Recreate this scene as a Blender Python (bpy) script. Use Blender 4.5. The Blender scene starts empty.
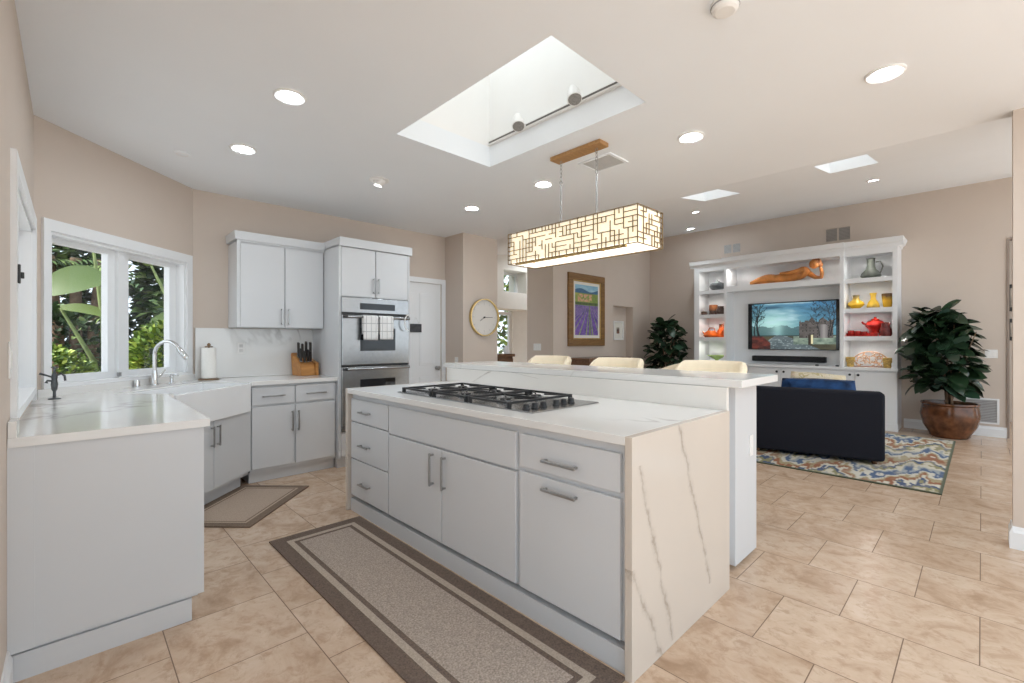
import bpy, bmesh, math, random
from mathutils import Vector, Matrix
random.seed(7)
C = bpy.context.scene.collection
SC = bpy.context.scene
PI = math.pi
# ------------------------------------------------------------------ camera, world, sun, exposure
EYE = 1.272
YAW = math.atan(470 / 455.1)
cd = bpy.data.cameras.new('camera'); cam = bpy.data.objects.new('camera', cd); C.objects.link(cam)
cam.location = (0, 0, EYE); cam.rotation_euler = (PI / 2, 0, YAW - PI / 2)
cd.sensor_width = 36; cd.lens = 36 * 455.1 / 1024; cd.clip_start = 0.05; cd.clip_end = 200; cd.shift_y = -0.5 / 1024
SC.camera = cam
w = bpy.data.worlds.new('sky'); SC.world = w; w.use_nodes = True
wb = w.node_tree.nodes['Background']; wb.inputs[0].default_value = (0.78, 0.90, 1.0, 1); wb.inputs[1].default_value = 1.75
sd = bpy.data.lights.new('sun', 'SUN'); sun = bpy.data.objects.new('sun', sd); C.objects.link(sun)
sd.energy = 6.0; sd.angle = 0.01; sd.color = (1, 0.97, 0.92)
SUND = Vector((-0.80, 0.06, 1.0)).normalized()          # towards the sun
sun.rotation_euler = SUND.to_track_quat('Z', 'Y').to_euler()
SC.view_settings.view_transform = 'Standard'; SC.view_settings.look = 'None'
SC.view_settings.exposure = 0.24; SC.view_settings.gamma = 1; SC.view_settings.use_curve_mapping = False
SC.cycles.max_bounces = 10; SC.cycles.diffuse_bounces = 6; SC.cycles.caustics_reflective = False; SC.cycles.caustics_refractive = False
SC.cycles.sample_clamp_indirect = 6
LAMP = 150.0           # recessed lamp strength

# ------------------------------------------------------------------ materials
MATS = {}
class NT:
    def __init__(s, name):
        m = bpy.data.materials.new(name); m.use_nodes = True; s.m = m; s.t = m.node_tree; s.b = s.t.nodes['Principled BSDF']
        s.out = s.t.nodes['Material Output']
    def n(s, typ, **kw):
        nd = s.t.nodes.new(typ)
        for k, v in kw.items(): setattr(nd, k, v)
        return nd
    def l(s, a, b): s.t.links.new(a, b)
    def math(s, op, a, b=None, c=None):
        nd = s.n('ShaderNodeMath', operation=op)
        for i, v in enumerate((a, b, c)):
            if v is None: continue
            if isinstance(v, (int, float)): nd.inputs[i].default_value = v
            else: s.l(v, nd.inputs[i])
        return nd.outputs[0]
    def coord(s, which='Object'): return s.n('ShaderNodeTexCoord').outputs[which]
    def noise(s, scale, detail=4, vec=None, rough=0.5, dist=0.0):
        nd = s.n('ShaderNodeTexNoise'); nd.inputs['Scale'].default_value = scale; nd.inputs['Detail'].default_value = detail
        nd.inputs['Roughness'].default_value = rough; nd.inputs['Distortion'].default_value = dist
        s.l(vec if vec is not None else s.coord(), nd.inputs['Vector']); return nd.outputs[0]
    def ramp(s, fac, stops, mode='LINEAR'):
        nd = s.n('ShaderNodeValToRGB'); r = nd.color_ramp; r.interpolation = mode
        while len(r.elements) < len(stops): r.elements.new(0.5)
        for e, (p, c) in zip(r.elements, stops): e.position = p; e.color = tuple(c) + (1,) if len(c) == 3 else c
        s.l(fac, nd.inputs[0]); return nd.outputs[0]
    def mix(s, fac, a, b):
        nd = s.n('ShaderNodeMix', data_type='RGBA')
        for sock, v in ((nd.inputs['Factor'], fac), (nd.inputs['A'], a), (nd.inputs['B'], b)):
            if isinstance(v, (int, float)): sock.default_value = v
            elif isinstance(v, tuple): sock.default_value = v if len(v) == 4 else v + (1,)
            else: s.l(v, sock)
        return nd.outputs['Result']
    def bump(s, h, strength=0.2, dist=0.01):
        nd = s.n('ShaderNodeBump'); nd.inputs['Strength'].default_value = strength; nd.inputs['Distance'].default_value = dist
        s.l(h, nd.inputs['Height']); s.l(nd.outputs[0], s.b.inputs['Normal'])
    def base(s, col, rough=0.5, metal=0.0, spec=0.5):
        if isinstance(col, tuple): s.b.inputs['Base Color'].default_value = col + (1,) if len(col) == 3 else col
        else: s.l(col, s.b.inputs['Base Color'])
        s.b.inputs['Roughness'].default_value = rough; s.b.inputs['Metallic'].default_value = metal
        s.b.inputs['Specular IOR Level'].default_value = spec

def mat(name, col, rough=0.5, metal=0.0, var=0.06, scale=8.0, bump=0.0, bscale=None, spec=0.5, emit=0.0, ecol=None):
    if name in MATS: return MATS[name]
    g = NT(name)
    a = tuple(max(0, c * (1 - var)) for c in col); b = tuple(min(1, c * (1 + var)) for c in col)
    nz = g.noise(scale)
    g.base(g.ramp(nz, [(0.3, a), (0.7, b)]), rough, metal, spec)
    if bump: g.bump(g.noise(bscale or scale * 4), bump)
    if emit:
        g.b.inputs['Emission Color'].default_value = tuple(ecol or col) + (1,); g.b.inputs['Emission Strength'].default_value = emit
    MATS[name] = g.m; return g.m

WALL = mat('wall_paint_beige', (0.60, 0.515, 0.445), 0.85, var=0.015, scale=3, bump=0.02, bscale=120)
CEIL = mat('ceiling_paint', (0.85, 0.88, 0.91), 0.9, var=0.008, scale=2, bump=0.02, bscale=90)
CAB = mat('cabinet_paint_white', (0.625, 0.637, 0.652), 0.38, var=0.008, scale=3)
TRIM = mat('trim_paint_white', (0.80, 0.81, 0.82), 0.4, var=0.008, scale=3)
DARKGAP = mat('toe_gap_shadow_board', (0.30, 0.30, 0.31), 0.6, var=0.03)
STEEL = mat('brushed_steel', (0.37, 0.375, 0.38), 0.27, 1.0, var=0.06, scale=40)
NICKEL = mat('nickel_handle', (0.42, 0.42, 0.42), 0.3, 1.0, var=0.04, scale=40)
TIN0 = mat('dark_latch', (0.05, 0.05, 0.05), 0.4, 0.6)
CHROME = mat('chrome', (0.72, 0.73, 0.74), 0.12, 1.0, var=0.02)
IRON = mat('cast_iron_black', (0.018, 0.018, 0.02), 0.5, var=0.2, scale=60)
BLACKG = mat('black_glass', (0.012, 0.012, 0.014), 0.08, var=0.1)
BLACKP = mat('black_plastic', (0.02, 0.02, 0.022), 0.45, var=0.15, scale=50)
WHITEP = mat('white_plastic', (0.82, 0.81, 0.79), 0.35, var=0.01)
CERAM = mat('white_fireclay', (0.84, 0.845, 0.85), 0.15, var=0.008)
PAPER = mat('paper_towel_white', (0.86, 0.84, 0.80), 0.95, var=0.03, scale=80, bump=0.1)
CREAM = mat('cream_leather', (0.86, 0.74, 0.55), 0.45, var=0.03, scale=15, bump=0.05)
NAVY = mat('navy_upholstery', (0.015, 0.016, 0.023), 0.85, var=0.25, scale=200, bump=0.1, spec=0.15)
BLUEV = mat('blue_velvet', (0.012, 0.045, 0.13), 0.6, var=0.75, scale=7, bump=0.05, spec=0.2)
SOIL = mat('potting_soil', (0.05, 0.03, 0.02), 0.95, var=0.4, scale=40, bump=0.3)
BRASS = mat('brass', (0.72, 0.55, 0.25), 0.25, 1.0, var=0.05)
BRONZE = mat('bronze_lattice', (0.24, 0.17, 0.09), 0.45, 0.7, var=0.2, scale=60)

def wood(name, c1, c2, rough=0.4, scale=3.0):
    g = NT(name); mp = g.n('ShaderNodeMapping'); mp.inputs['Scale'].default_value = (1, 9, 9)
    g.l(g.coord(), mp.inputs[0]); nz = g.noise(scale, 6, mp.outputs[0], 0.6, 1.2)
    g.base(g.ramp(nz, [(0.3, c1), (0.7, c2)]), rough); MATS[name] = g.m; return g.m
OAK = wood('amber_wood', (0.42, 0.17, 0.04), (0.62, 0.30, 0.09), 0.35)
WALNUT = wood('walnut_wood', (0.12, 0.06, 0.035), (0.22, 0.12, 0.07), 0.25)
CANOPYW = wood('canopy_wood', (0.33, 0.17, 0.06), (0.50, 0.28, 0.11), 0.4)
FRAMEW = wood('gilt_frame_wood', (0.17, 0.085, 0.03), (0.29, 0.16, 0.055), 0.35)

def quartz(name, base, lines=None, thr=0.012):
    g = NT(name); co = g.coord()
    cloud = g.noise(2.2, 5, co, 0.6)
    col = g.ramp(cloud, [(0.25, tuple(c * 0.955 for c in base)), (0.75, base)])
    if lines is None:
        rid = g.math('ABSOLUTE', g.math('SUBTRACT', g.noise(0.75, 5, co, 0.55, 0.4), 0.5))
        msk = g.ramp(g.noise(1.3, 2, co), [(0.46, (0, 0, 0)), (0.58, (1, 1, 1))])
        v = g.ramp(rid, [(0.0, (1, 1, 1)), (thr, (0, 0, 0))])
        f = g.math('MULTIPLY', g.math('MULTIPLY', v, msk), 0.62)
        col = g.mix(f, col, (0.36, 0.335, 0.31))
    else:
        sp = g.n('ShaderNodeSeparateXYZ'); g.l(co, sp.inputs[0])
        ax, w0 = lines[0], lines[1]
        wob = g.math('MULTIPLY', g.math('SUBTRACT', g.noise(9, 6, co, 0.7), 0.5), 0.10)
        tot = None
        for (a, b, z0, z1) in lines[2]:        # u = a at z0 .. b at z1
            zz = g.math('DIVIDE', g.math('SUBTRACT', sp.outputs[2], z0), z1 - z0)
            u = g.math('ADD', g.math('MULTIPLY', zz, b - a), a)
            dd = g.math('ABSOLUTE', g.math('ADD', g.math('SUBTRACT', sp.outputs[ax], u), wob))
            ln = g.ramp(dd, [(0.0, (1, 1, 1)), (w0, (0.25, 0.25, 0.25)), (w0 * 2.4, (0, 0, 0))])
            ins = g.math('MULTIPLY', g.math('GREATER_THAN', zz, 0.0), g.math('LESS_THAN', zz, 1.0))
            ln = g.math('MULTIPLY', ln, ins)
            tot = ln if tot is None else g.math('MAXIMUM', tot, ln)
        brk = g.ramp(g.noise(14, 3, co), [(0.35, (0.35, 0.35, 0.35)), (0.6, (1, 1, 1))])
        col = g.mix(g.math('MULTIPLY', g.math('MULTIPLY', tot, brk), 0.75), col, (0.30, 0.25, 0.205))
    g.base(col, 0.14, 0, 0.5); MATS[name] = g.m; return g.m
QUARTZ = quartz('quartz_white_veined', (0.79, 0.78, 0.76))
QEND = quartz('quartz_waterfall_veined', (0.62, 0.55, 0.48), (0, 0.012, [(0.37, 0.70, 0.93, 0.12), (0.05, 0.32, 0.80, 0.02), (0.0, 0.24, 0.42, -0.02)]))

def floor_mat():
    g = NT('travertine_tile'); sp = g.n('ShaderNodeSeparateXYZ'); g.l(g.coord(), sp.inputs[0])
    cb = g.n('ShaderNodeCombineXYZ'); g.l(g.math('SUBTRACT', sp.outputs[1], 0.46), cb.inputs[0]); g.l(g.math('SUBTRACT', sp.outputs[0], 0.288), cb.inputs[1])
    br = g.n('ShaderNodeTexBrick'); g.l(cb.outputs[0], br.inputs['Vector'])
    br.offset = 0.5; br.offset_frequency = 2; br.squash = 1
    for k, v in (('Scale', 1), ('Mortar Size', 0.0022), ('Mortar Smooth', 0.2), ('Bias', 0), ('Brick Width', 0.4535), ('Row Height', 0.4535)): br.inputs[k].default_value = v
    br.inputs['Color1'].default_value = (0, 0, 0, 1); br.inputs['Color2'].default_value = (1, 1, 1, 1); br.inputs['Mortar'].default_value = (0.5, 0.5, 0.5, 1)
    off = g.n('ShaderNodeVectorMath', operation='SCALE'); g.l(br.outputs['Color'], off.inputs[0]); off.inputs['Scale'].default_value = 9.0
    ad = g.n('ShaderNodeVectorMath', operation='ADD'); g.l(g.coord(), ad.inputs[0]); g.l(off.outputs[0], ad.inputs[1])
    mp = g.n('ShaderNodeMapping'); mp.inputs['Scale'].default_value = (1.25, 1.0, 1); mp.inputs['Rotation'].default_value = (0, 0, 0.5); g.l(ad.outputs[0], mp.inputs[0])
    n1 = g.noise(4.2, 8, mp.outputs[0], 0.68, 0.7); n2 = g.noise(15, 6, mp.outputs[0], 0.7, 0.4)
    c1 = g.ramp(n1, [(0.30, (0.43, 0.285, 0.185)), (0.45, (0.605, 0.44, 0.315)), (0.62, (0.69, 0.53, 0.40)), (0.8, (0.74, 0.60, 0.48))])
    c2 = g.mix(g.ramp(n2, [(0.50, (0, 0, 0)), (0.66, (0.72, 0.72, 0.72))]), c1, (0.46, 0.305, 0.20))
    tone = g.ramp(br.outputs['Color'], [(0, (0.90, 0.88, 0.86)), (1, (1.0, 1.0, 1.0))])
    mu = g.n('ShaderNodeMix', data_type='RGBA', blend_type='MULTIPLY'); mu.inputs['Factor'].default_value = 1; g.l(c2, mu.inputs['A']); g.l(tone, mu.inputs['B'])
    g.base(g.mix(br.outputs['Fac'], mu.outputs['Result'], (0.21, 0.14, 0.095)), 0.2, 0, 0.4)
    g.l(g.ramp(n2, [(0.3, (0.16, 0.16, 0.16)), (0.8, (0.30, 0.30, 0.30))]), g.b.inputs['Roughness'])
    g.bump(g.math('SUBTRACT', 1.0, br.outputs['Fac']), 0.3, 0.002)
    MATS['floor'] = g.m; return g.m
FLOOR = floor_mat()

def vcol_mat(name, rough=0.5, emit=0.0, bump=0.0, bscale=100):
    g = NT(name); at = g.n('ShaderNodeAttribute'); at.attribute_name = 'Col'
    g.base(at.outputs['Color'], rough)
    if emit: g.l(at.outputs['Color'], g.b.inputs['Emission Color']); g.b.inputs['Emission Strength'].default_value = emit; g.b.inputs['Base Color'].default_value = (0, 0, 0, 1)
    if emit:
        for lk in list(g.b.inputs['Base Color'].links): g.t.links.remove(lk)
    if bump: g.bump(g.noise(bscale), bump, 0.004)
    MATS[name] = g.m; return g.m

def leaf_mat(name, stops, rough=0.4, trans=0.0):
    g = NT(name); ge = g.n('ShaderNodeNewGeometry')
    g.base(g.ramp(ge.outputs['Random Per Island'], stops), rough)
    if trans: g.b.inputs['Subsurface Weight'].default_value = 0
    MATS[name] = g.m; return g.m
RUBBER = leaf_mat('rubber_plant_leaf', [(0, (0.012, 0.026, 0.012)), (0.6, (0.02, 0.045, 0.02)), (0.85, (0.03, 0.065, 0.04)), (1, (0.06, 0.10, 0.08))], 0.2)
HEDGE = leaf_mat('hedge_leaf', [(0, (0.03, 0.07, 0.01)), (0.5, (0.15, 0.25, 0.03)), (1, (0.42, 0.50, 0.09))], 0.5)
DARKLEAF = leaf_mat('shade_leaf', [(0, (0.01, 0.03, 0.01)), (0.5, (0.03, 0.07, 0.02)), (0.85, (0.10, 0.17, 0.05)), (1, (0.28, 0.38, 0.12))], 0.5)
BIGLEAF = leaf_mat('banana_leaf', [(0, (0.04, 0.075, 0.008)), (0.6, (0.075, 0.12, 0.014)), (1, (0.15, 0.20, 0.03))], 0.45)
BARK = mat('bark', (0.16, 0.10, 0.06), 0.9, var=0.45, scale=12, bump=0.5)
GLASS = None
def glass_mat():
    g = NT('window_glass'); gl = g.n('ShaderNodeBsdfGlossy'); gl.inputs['Roughness'].default_value = 0.02
    tr = g.n('ShaderNodeBsdfTransparent'); 
    mx = g.n('ShaderNodeMixShader'); mx.inputs[0].default_value = .04; g.l(tr.outputs[0], mx.inputs[1]); g.l(gl.outputs[0], mx.inputs[2])
    g.l(mx.outputs[0], g.out.inputs[0]); return g.m
GLASS = glass_mat()
g = NT('skylight_acrylic'); tl = g.n('ShaderNodeBsdfTranslucent'); tl.inputs[0].default_value = (.73, .73, .72, 1); g.l(tl.outputs[0], g.out.inputs[0]); ACRYL = g.m

# ------------------------------------------------------------------ geometry helpers
class B:
    def __init__(s): s.bm = bmesh.new()
    def box(s, x0, x1, y0, y1, z0, z1, bev=0.0, seg=2):
        r = bmesh.ops.create_cube(s.bm, size=1)
        for v in r['verts']:
            v.co = Vector((x0 + (v.co.x + .5) * (x1 - x0), y0 + (v.co.y + .5) * (y1 - y0), z0 + (v.co.z + .5) * (z1 - z0)))
        if bev:
            es = list({e for v in r['verts'] for e in v.link_edges})
            bmesh.ops.bevel(s.bm, geom=es, offset=bev, segments=seg, affect='EDGES', profile=0.5)
        return s
    def prism(s, poly, z0, z1):
        a = [s.bm.verts.new((p[0], p[1], z0 if len(p) < 3 else p[2])) for p in poly]
        b = [s.bm.verts.new((p[0], p[1], z1 if len(p) < 4 else p[3])) for p in poly]
        n = len(poly); s.bm.faces.new(a[::-1]); s.bm.faces.new(b)
        for i in range(n): s.bm.faces.new((a[i], a[(i + 1) % n], b[(i + 1) % n], b[i]))
        return s
    def extr(s, prof, p0, p1, up=(0, 0, 1)):
        """profile [(out, up)] swept from p0 to p1; 'out' is to the right of travel"""
        p0, p1 = Vector(p0), Vector(p1); d = (p1 - p0).normalized(); u = Vector(up); o = d.cross(u)
        a = [s.bm.verts.new(p0 + o * q[0] + u * q[1]) for q in prof]; b = [s.bm.verts.new(p1 + o * q[0] + u * q[1]) for q in prof]
        n = len(prof)
        for i in range(n): s.bm.faces.new((a[i], a[(i + 1) % n], b[(i + 1) % n], b[i]))
        s.bm.faces.new(a[::-1]); s.bm.faces.new(b); return s
    def tube(s, pts, r, seg=10, caps=True):
        pts = [Vector(p) for p in pts]; rr = r if isinstance(r, (list, tuple)) else [r] * len(pts); rings = []
        up = None
        for i, p in enumerate(pts):
            t = ((pts[min(i + 1, len(pts) - 1)] - pts[max(i - 1, 0)])).normalized()
            if up is None: up = Vector((0, 0, 1)) if abs(t.z) < 0.9 else Vector((1, 0, 0))
            a = t.cross(up)
            if a.length < 1e-5: a = t.cross(Vector((0, 1, 0)))
            a.normalize(); b = a.cross(t).normalized(); up = b
            rings.append([s.bm.verts.new(p + (a * math.cos(2 * PI * k / seg) + b * math.sin(2 * PI * k / seg)) * rr[i]) for k in range(seg)])
        for i in range(len(rings) - 1):
            for k in range(seg): s.bm.faces.new((rings[i][k], rings[i][(k + 1) % seg], rings[i + 1][(k + 1) % seg], rings[i + 1][k]))
        if caps: s.bm.faces.new(rings[0][::-1]); s.bm.faces.new(rings[-1])
        return s
    def lathe(s, prof, c=(0, 0, 0), seg=24, sx=1.0, sy=1.0, ring=False):
        c = Vector(c); rings = []; prof = list(prof) + ([prof[0]] if ring else [])
        for (r, z) in prof:
            if r < 1e-5: rings.append([s.bm.verts.new(c + Vector((0, 0, z)))])
            else: rings.append([s.bm.verts.new(c + Vector((r * sx * math.cos(2 * PI * k / seg), r * sy * math.sin(2 * PI * k / seg), z))) for k in range(seg)])
        for a, b in zip(rings, rings[1:]):
            for k in range(seg):
                q = [a[k % len(a)], a[(k + 1) % len(a)], b[(k + 1) % len(b)], b[k % len(b)]]
                q = [v for i, v in enumerate(q) if v not in q[:i]]
                if len(q) > 2: s.bm.faces.new(q)
        if ring: bmesh.ops.remove_doubles(s.bm, verts=rings[0] + rings[-1], dist=1e-6); return s
        for rg, rev in ((rings[0], True), (rings[-1], False)):
            if len(rg) > 2: s.bm.faces.new(rg[::-1] if rev else rg)
        return s
    def ball(s, c, r, sx=1, sy=1, sz=1, seg=16):
        m = Matrix.Translation(c) @ Matrix.Diagonal((r * sx, r * sy, r * sz, 1))
        bmesh.ops.create_uvsphere(s.bm, u_segments=seg, v_segments=seg // 2 + 2, radius=1, matrix=m); return s
    def leaf(s, p, d, up, L, W, droop=0.3, cup=0.15, n=4):
        """one leaf blade from p along d"""
        d = Vector(d).normalized(); up = Vector(up); sd = d.cross(up)
        if sd.length < 1e-4: sd = d.cross(Vector((1, 0, 0)))
        sd.normalize(); nn = sd.cross(d).normalized(); rows = []
        for i in range(n + 1):
            t = i / n; wd = W * math.sin(PI * min(1, 0.08 + t * 0.90)) ** 0.62 * 0.5 if i < n else 0.0
            c = Vector(p) + d * (L * t) - Vector((0, 0, 1)) * droop * L * t * t
            if wd < 1e-4: rows.append([s.bm.verts.new(c)])
            else: rows.append([s.bm.verts.new(c - sd * wd + nn * cup * wd), s.bm.verts.new(c), s.bm.verts.new(c + sd * wd + nn * cup * wd)])
        for a, b in zip(rows, rows[1:]):
            if len(b) == 3:
                for k in (0, 1): s.bm.faces.new((a[k], a[k + 1], b[k + 1], b[k]))
            else:
                for k in (0, 1): s.bm.faces.new((a[k], a[k + 1], b[0]))
        return s
    def xf(s, m): bmesh.ops.transform(s.bm, matrix=m, verts=s.bm.verts); return s

MW = {}
def obj(name, b, m, parent=None, world=False, label=None, smooth=None, recenter=True):
    bm = b.bm if isinstance(b, B) else b
    bmesh.ops.recalc_face_normals(bm, faces=bm.faces) if smooth != 'leaf' else None
    me = bpy.data.meshes.new(name); o = bpy.data.objects.new(name, me); C.objects.link(o)
    if parent is not None:
        o.parent = parent; M = MW[parent.name]
        if world: bm.transform(M.inverted())
        MW[o.name] = M
    elif recenter and len(bm.verts):
        xs = [v.co.x for v in bm.verts]; ys = [v.co.y for v in bm.verts]; zs = [v.co.z for v in bm.verts]
        c = Vector(((min(xs) + max(xs)) / 2, (min(ys) + max(ys)) / 2, min(zs))); bm.transform(Matrix.Translation(-c)); o.location = c; MW[o.name] = Matrix.Translation(c)
    else: MW[o.name] = Matrix.Identity(4)
    bm.to_mesh(me); bm.free()
    if smooth:
        me.polygons.foreach_set('use_smooth', [True] * len(me.polygons))
        if smooth != 'leaf': me.set_sharp_from_angle(angle=math.radians(smooth))
    if m: me.materials.append(m)
    if label: o['label'] = label
    return o
def thing(name, label, cat, loc=(0, 0, 0), rz=0.0, group=None):
    o = bpy.data.objects.new(name, None); o.empty_display_size = 0.1; C.objects.link(o)
    o.location = loc; o.rotation_euler = (0, 0, rz); o['label'] = label; o['category'] = cat
    if group: o['group'] = group
    MW[o.name] = Matrix.Translation(loc) @ Matrix.Rotation(rz, 4, 'Z'); return o
def tag(o, label, cat, group=None, kind=None):
    if label: o['label'] = label
    if cat: o['category'] = cat
    if group: o['group'] = group
    if kind: o['kind'] = kind
    return o
def struct(name, b, m, parent=None, **k):
    o = obj(name, b, m, parent, recenter=False, **k)
    if parent is None: o['kind'] = 'structure'
    return o
def dup(root, loc, rz=None, label=None, group=None):
    r = root.copy(); C.objects.link(r); r.location = loc
    if rz is not None: r.rotation_euler = (0, 0, rz)
    if label: r['label'] = label
    if group: r['group'] = group
    for ch in list(root.children):
        c = ch.copy(); C.objects.link(c); c.parent = r
        for g in ch.children:
            d = g.copy(); C.objects.link(d); d.parent = c
    MW[r.name] = Matrix.Translation(loc) @ Matrix.Rotation(r.rotation_euler.z, 4, 'Z'); return r

# ------------------------------------------------------------------ room shell
H = 2.69
S2 = math.sqrt(0.5)
# floor
struct('floor', B().prism([(-3, -3), (11.5, -3), (11.5, 7.4), (4.2, 7.4), (4.2, 5.3), (0.74, 5.3), (-0.32, 4.24), (-0.32, 0.6), (-3, 0.6)], -0.06, 0), FLOOR)
# kitchen ceiling with the skylight opening
SX0, SX1, SY0, SY1 = 1.60, 2.45, 1.39, 2.79
EDGE = 4.27
cb = B()
cb.prism([(-1.9, -.8), (SX0, -.8), (SX0, 6.2), (0.2, 6.2), (-1.9, 4.6)], H, H + .16)  # slab runs past the walls as an added, unseen eave blocking sun
cb.prism([(SX0, -.8), (SX1, -.8), (SX1, SY0), (SX0, SY0)], H, H + .16)
cb.prism([(SX0, SY1), (SX1, SY1), (SX1, 6.2), (SX0, 6.2)], H, H + .16)
cb.prism([(SX1, -.8), (EDGE, -.8), (EDGE, 6.2), (SX1, 6.2)], H, H + .16)
struct('ceiling', cb, CEIL)
wl = B(); t = .03
wl.box(SX0 - t, SX0, SY0 - t, SY1 + t, H + .16, H + 1.0); wl.box(SX1, SX1 + t, SY0 - t, SY1 + t, H + .16, H + 1.0)
wl.box(SX0, SX1, SY0 - t, SY0, H + .16, H + 1.0); wl.box(SX0, SX1, SY1, SY1 + t, H + .16, H + 1.0)
WELL = mat('skylight_well_paint', (0.88, 0.88, 0.87), 0.9, var=0.006)
sk = struct('window_3', wl, WELL)
struct('skylight_pane', B().box(SX0 - t, SX1 + t, SY0 - t, SY1 + t, H + 1.0, H + 1.02), ACRYL, sk)
# living room ceiling, sloping up towards the media wall, with two small skylights
def lz(x): return 2.69 + .158 * (x - 4.25)
LC = B()
def lpiece(x0, x1, y0, y1):
    LC.prism([(x0, y0, lz(x0), lz(x0) + .16), (x1, y0, lz(x1), lz(x1) + .16), (x1, y1, lz(x1), lz(x1) + .16), (x0, y1, lz(x0), lz(x0) + .16)], 0, 0)
LX0, LX1 = 4.42, 5.0; YS = [-1.4, 0.62, 0.97, 1.75, 2.12, 7.4]
lpiece(EDGE, LX0, -1.4, 7.4); lpiece(LX1, 11.5, -1.4, 7.4)
for a, b_ in ((0, 1), (2, 3), (4, 5)): lpiece(LX0, LX1, YS[a], YS[b_])
struct('ceiling_living', LC, CEIL)
for k, (a, b_) in enumerate(((0.62, 0.97), (1.75, 2.12))):
    q = B(); z1 = lz(LX1) + .30
    def wz(x): return lz(x) + .16
    q.prism([(LX0 - t, a - t, wz(LX0 - t), z1), (LX0, a - t, wz(LX0), z1), (LX0, b_ + t, wz(LX0), z1), (LX0 - t, b_ + t, wz(LX0 - t), z1)], 0, 0)
    q.prism([(LX1, a - t, wz(LX1), z1), (LX1 + t, a - t, wz(LX1 + t), z1), (LX1 + t, b_ + t, wz(LX1 + t), z1), (LX1, b_ + t, wz(LX1), z1)], 0, 0)
    for ya, yb_ in ((a - t, a), (b_, b_ + t)): q.prism([(LX0, ya, wz(LX0), z1), (LX1, ya, wz(LX1), z1), (LX1, yb_, wz(LX1), z1), (LX0, yb_, wz(LX0), z1)], 0, 0)
    o = struct('window_%d' % (4 + k), q, WELL)
    struct('skylight_pane', B().box(LX0 - t, LX1 + t, a - t, b_ + t, z1, z1 + .02), ACRYL, o)

# diagonal frame of reference: s along the wall, n out of the room
def DG(s, n, z, c0=(-.17, 4.135)): return Vector((c0[0] + s * S2 - n * S2, c0[1] + s * S2 + n * S2, z))
def dbox(b, s0, s1, n0, n1, z0, z1):
    m = Matrix.Translation((-.17, 4.135, 0)) @ Matrix.Rotation(PI / 4, 4, 'Z')
    q = B().box(s0, s1, n0, n1, z0, z1); q.xf(m); me = bpy.data.meshes.new('tmp'); q.bm.to_mesh(me); q.bm.free(); b.bm.from_mesh(me); bpy.data.meshes.remove(me)
LW = .15
# left wall with its window opening
WY0, WY1, WZ0, WZ1 = 2.69, 3.97, 0.99, 1.945
q = B(); xl, xr = -.17 - LW, -.17
q.box(xl, xr, .6, WY0, 0, H); q.box(xl, xr, WY1, 4.135 + LW * .42, 0, H); q.box(xl, xr, WY0, WY1, 0, WZ0); q.box(xl, xr, WY0, WY1, WZ1, H)
q.box(-3, xr - LW, .6, .75, 0, H)
struct('wall_left', q, WALL)
# diagonal wall
q = B(); OS0, OS1, OZ0, OZ1 = .09, 1.30, 0.985, 1.985
LEN = 1.393
dbox(q, 0, OS0, 0, LW, 0, H); dbox(q, OS1, LEN, 0, LW, 0, H); dbox(q, OS0, OS1, 0, LW, 0, OZ0); dbox(q, OS0, OS1, 0, LW, OZ1, H)
struct('wall_corner', q, WALL)
# back wall with the pantry door opening
q = B(); DX0, DX1, DZ = 2.86, 3.62, 2.04
q.box(.815, DX0, 5.12, 5.27, 0, H); q.box(DX1, 3.69, 5.12, 5.27, 0, H); q.box(DX0, DX1, 5.12, 5.27, DZ, H)
struct('wall_back', q, WALL)
struct('wall_pier', B().box(3.68, 4.285, 4.72, 5.3, 0, H), WALL)
# painting wall with a niche, far window wall, media wall, stub wall
NX0, NX1, NZ1 = 7.42, 8.12, 1.95
q = B(); ZT = 3.6
q.box(5.67, NX0, 4.889, 5.48, 0, ZT); q.box(NX1, 8.8, 4.889, 5.48, 0, ZT); q.box(NX0, NX1, 4.889, 5.48, NZ1, ZT); q.box(NX0, NX1, 5.05, 5.48, 0, NZ1)
struct('wall_painting', q, WALL)
q = B(); q.box(8.8, 8.95, -.23, 5.48, 0, 3.7); q.box(8.8, 8.95, -1.25, -.23, 2.62, 3.7); q.box(8.8, 8.95, -3, -1.25, 0, 3.7)
struct('wall_media', q, WALL)
struct('wall_stub', B().box(4.157, 4.30, -1.3, -.133, 0, H), WALL)
struct('wall_hall', B().box(10.6, 10.75, -3, 3, 0, 3.7), mat('hall_paint', (0.66, 0.60, 0.54), 0.85, var=0.02))
UWX0, UWX1, UWZ0, UWZ1 = 6.26, 6.92, 2.27, 2.72
LWX0, LWX1, LWZ0, LWZ1 = 6.30, 6.90, .1, 1.90
WF = mat('far_wall_lit_tone', (0.80, 0.77, 0.72), 0.85, var=0.02)  # sunlight of the far room put into a whiter wall colour
q = B(); q.box(4.3, UWX0, 6.7, 7.25, 1.93, 3.6); q.box(UWX1, 8.8, 6.7, 7.25, 1.93, 3.6); q.box(UWX0, UWX1, 6.7, 7.25, 1.93, UWZ0); q.box(UWX0, UWX1, 6.7, 7.25, UWZ1, 3.6)
q.box(4.3, LWX0, 7.1, 7.25, 0, 1.93); q.box(LWX1, 8.8, 7.1, 7.25, 0, 1.93); q.box(LWX0, LWX1, 7.1, 7.25, 0, LWZ0)

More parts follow.
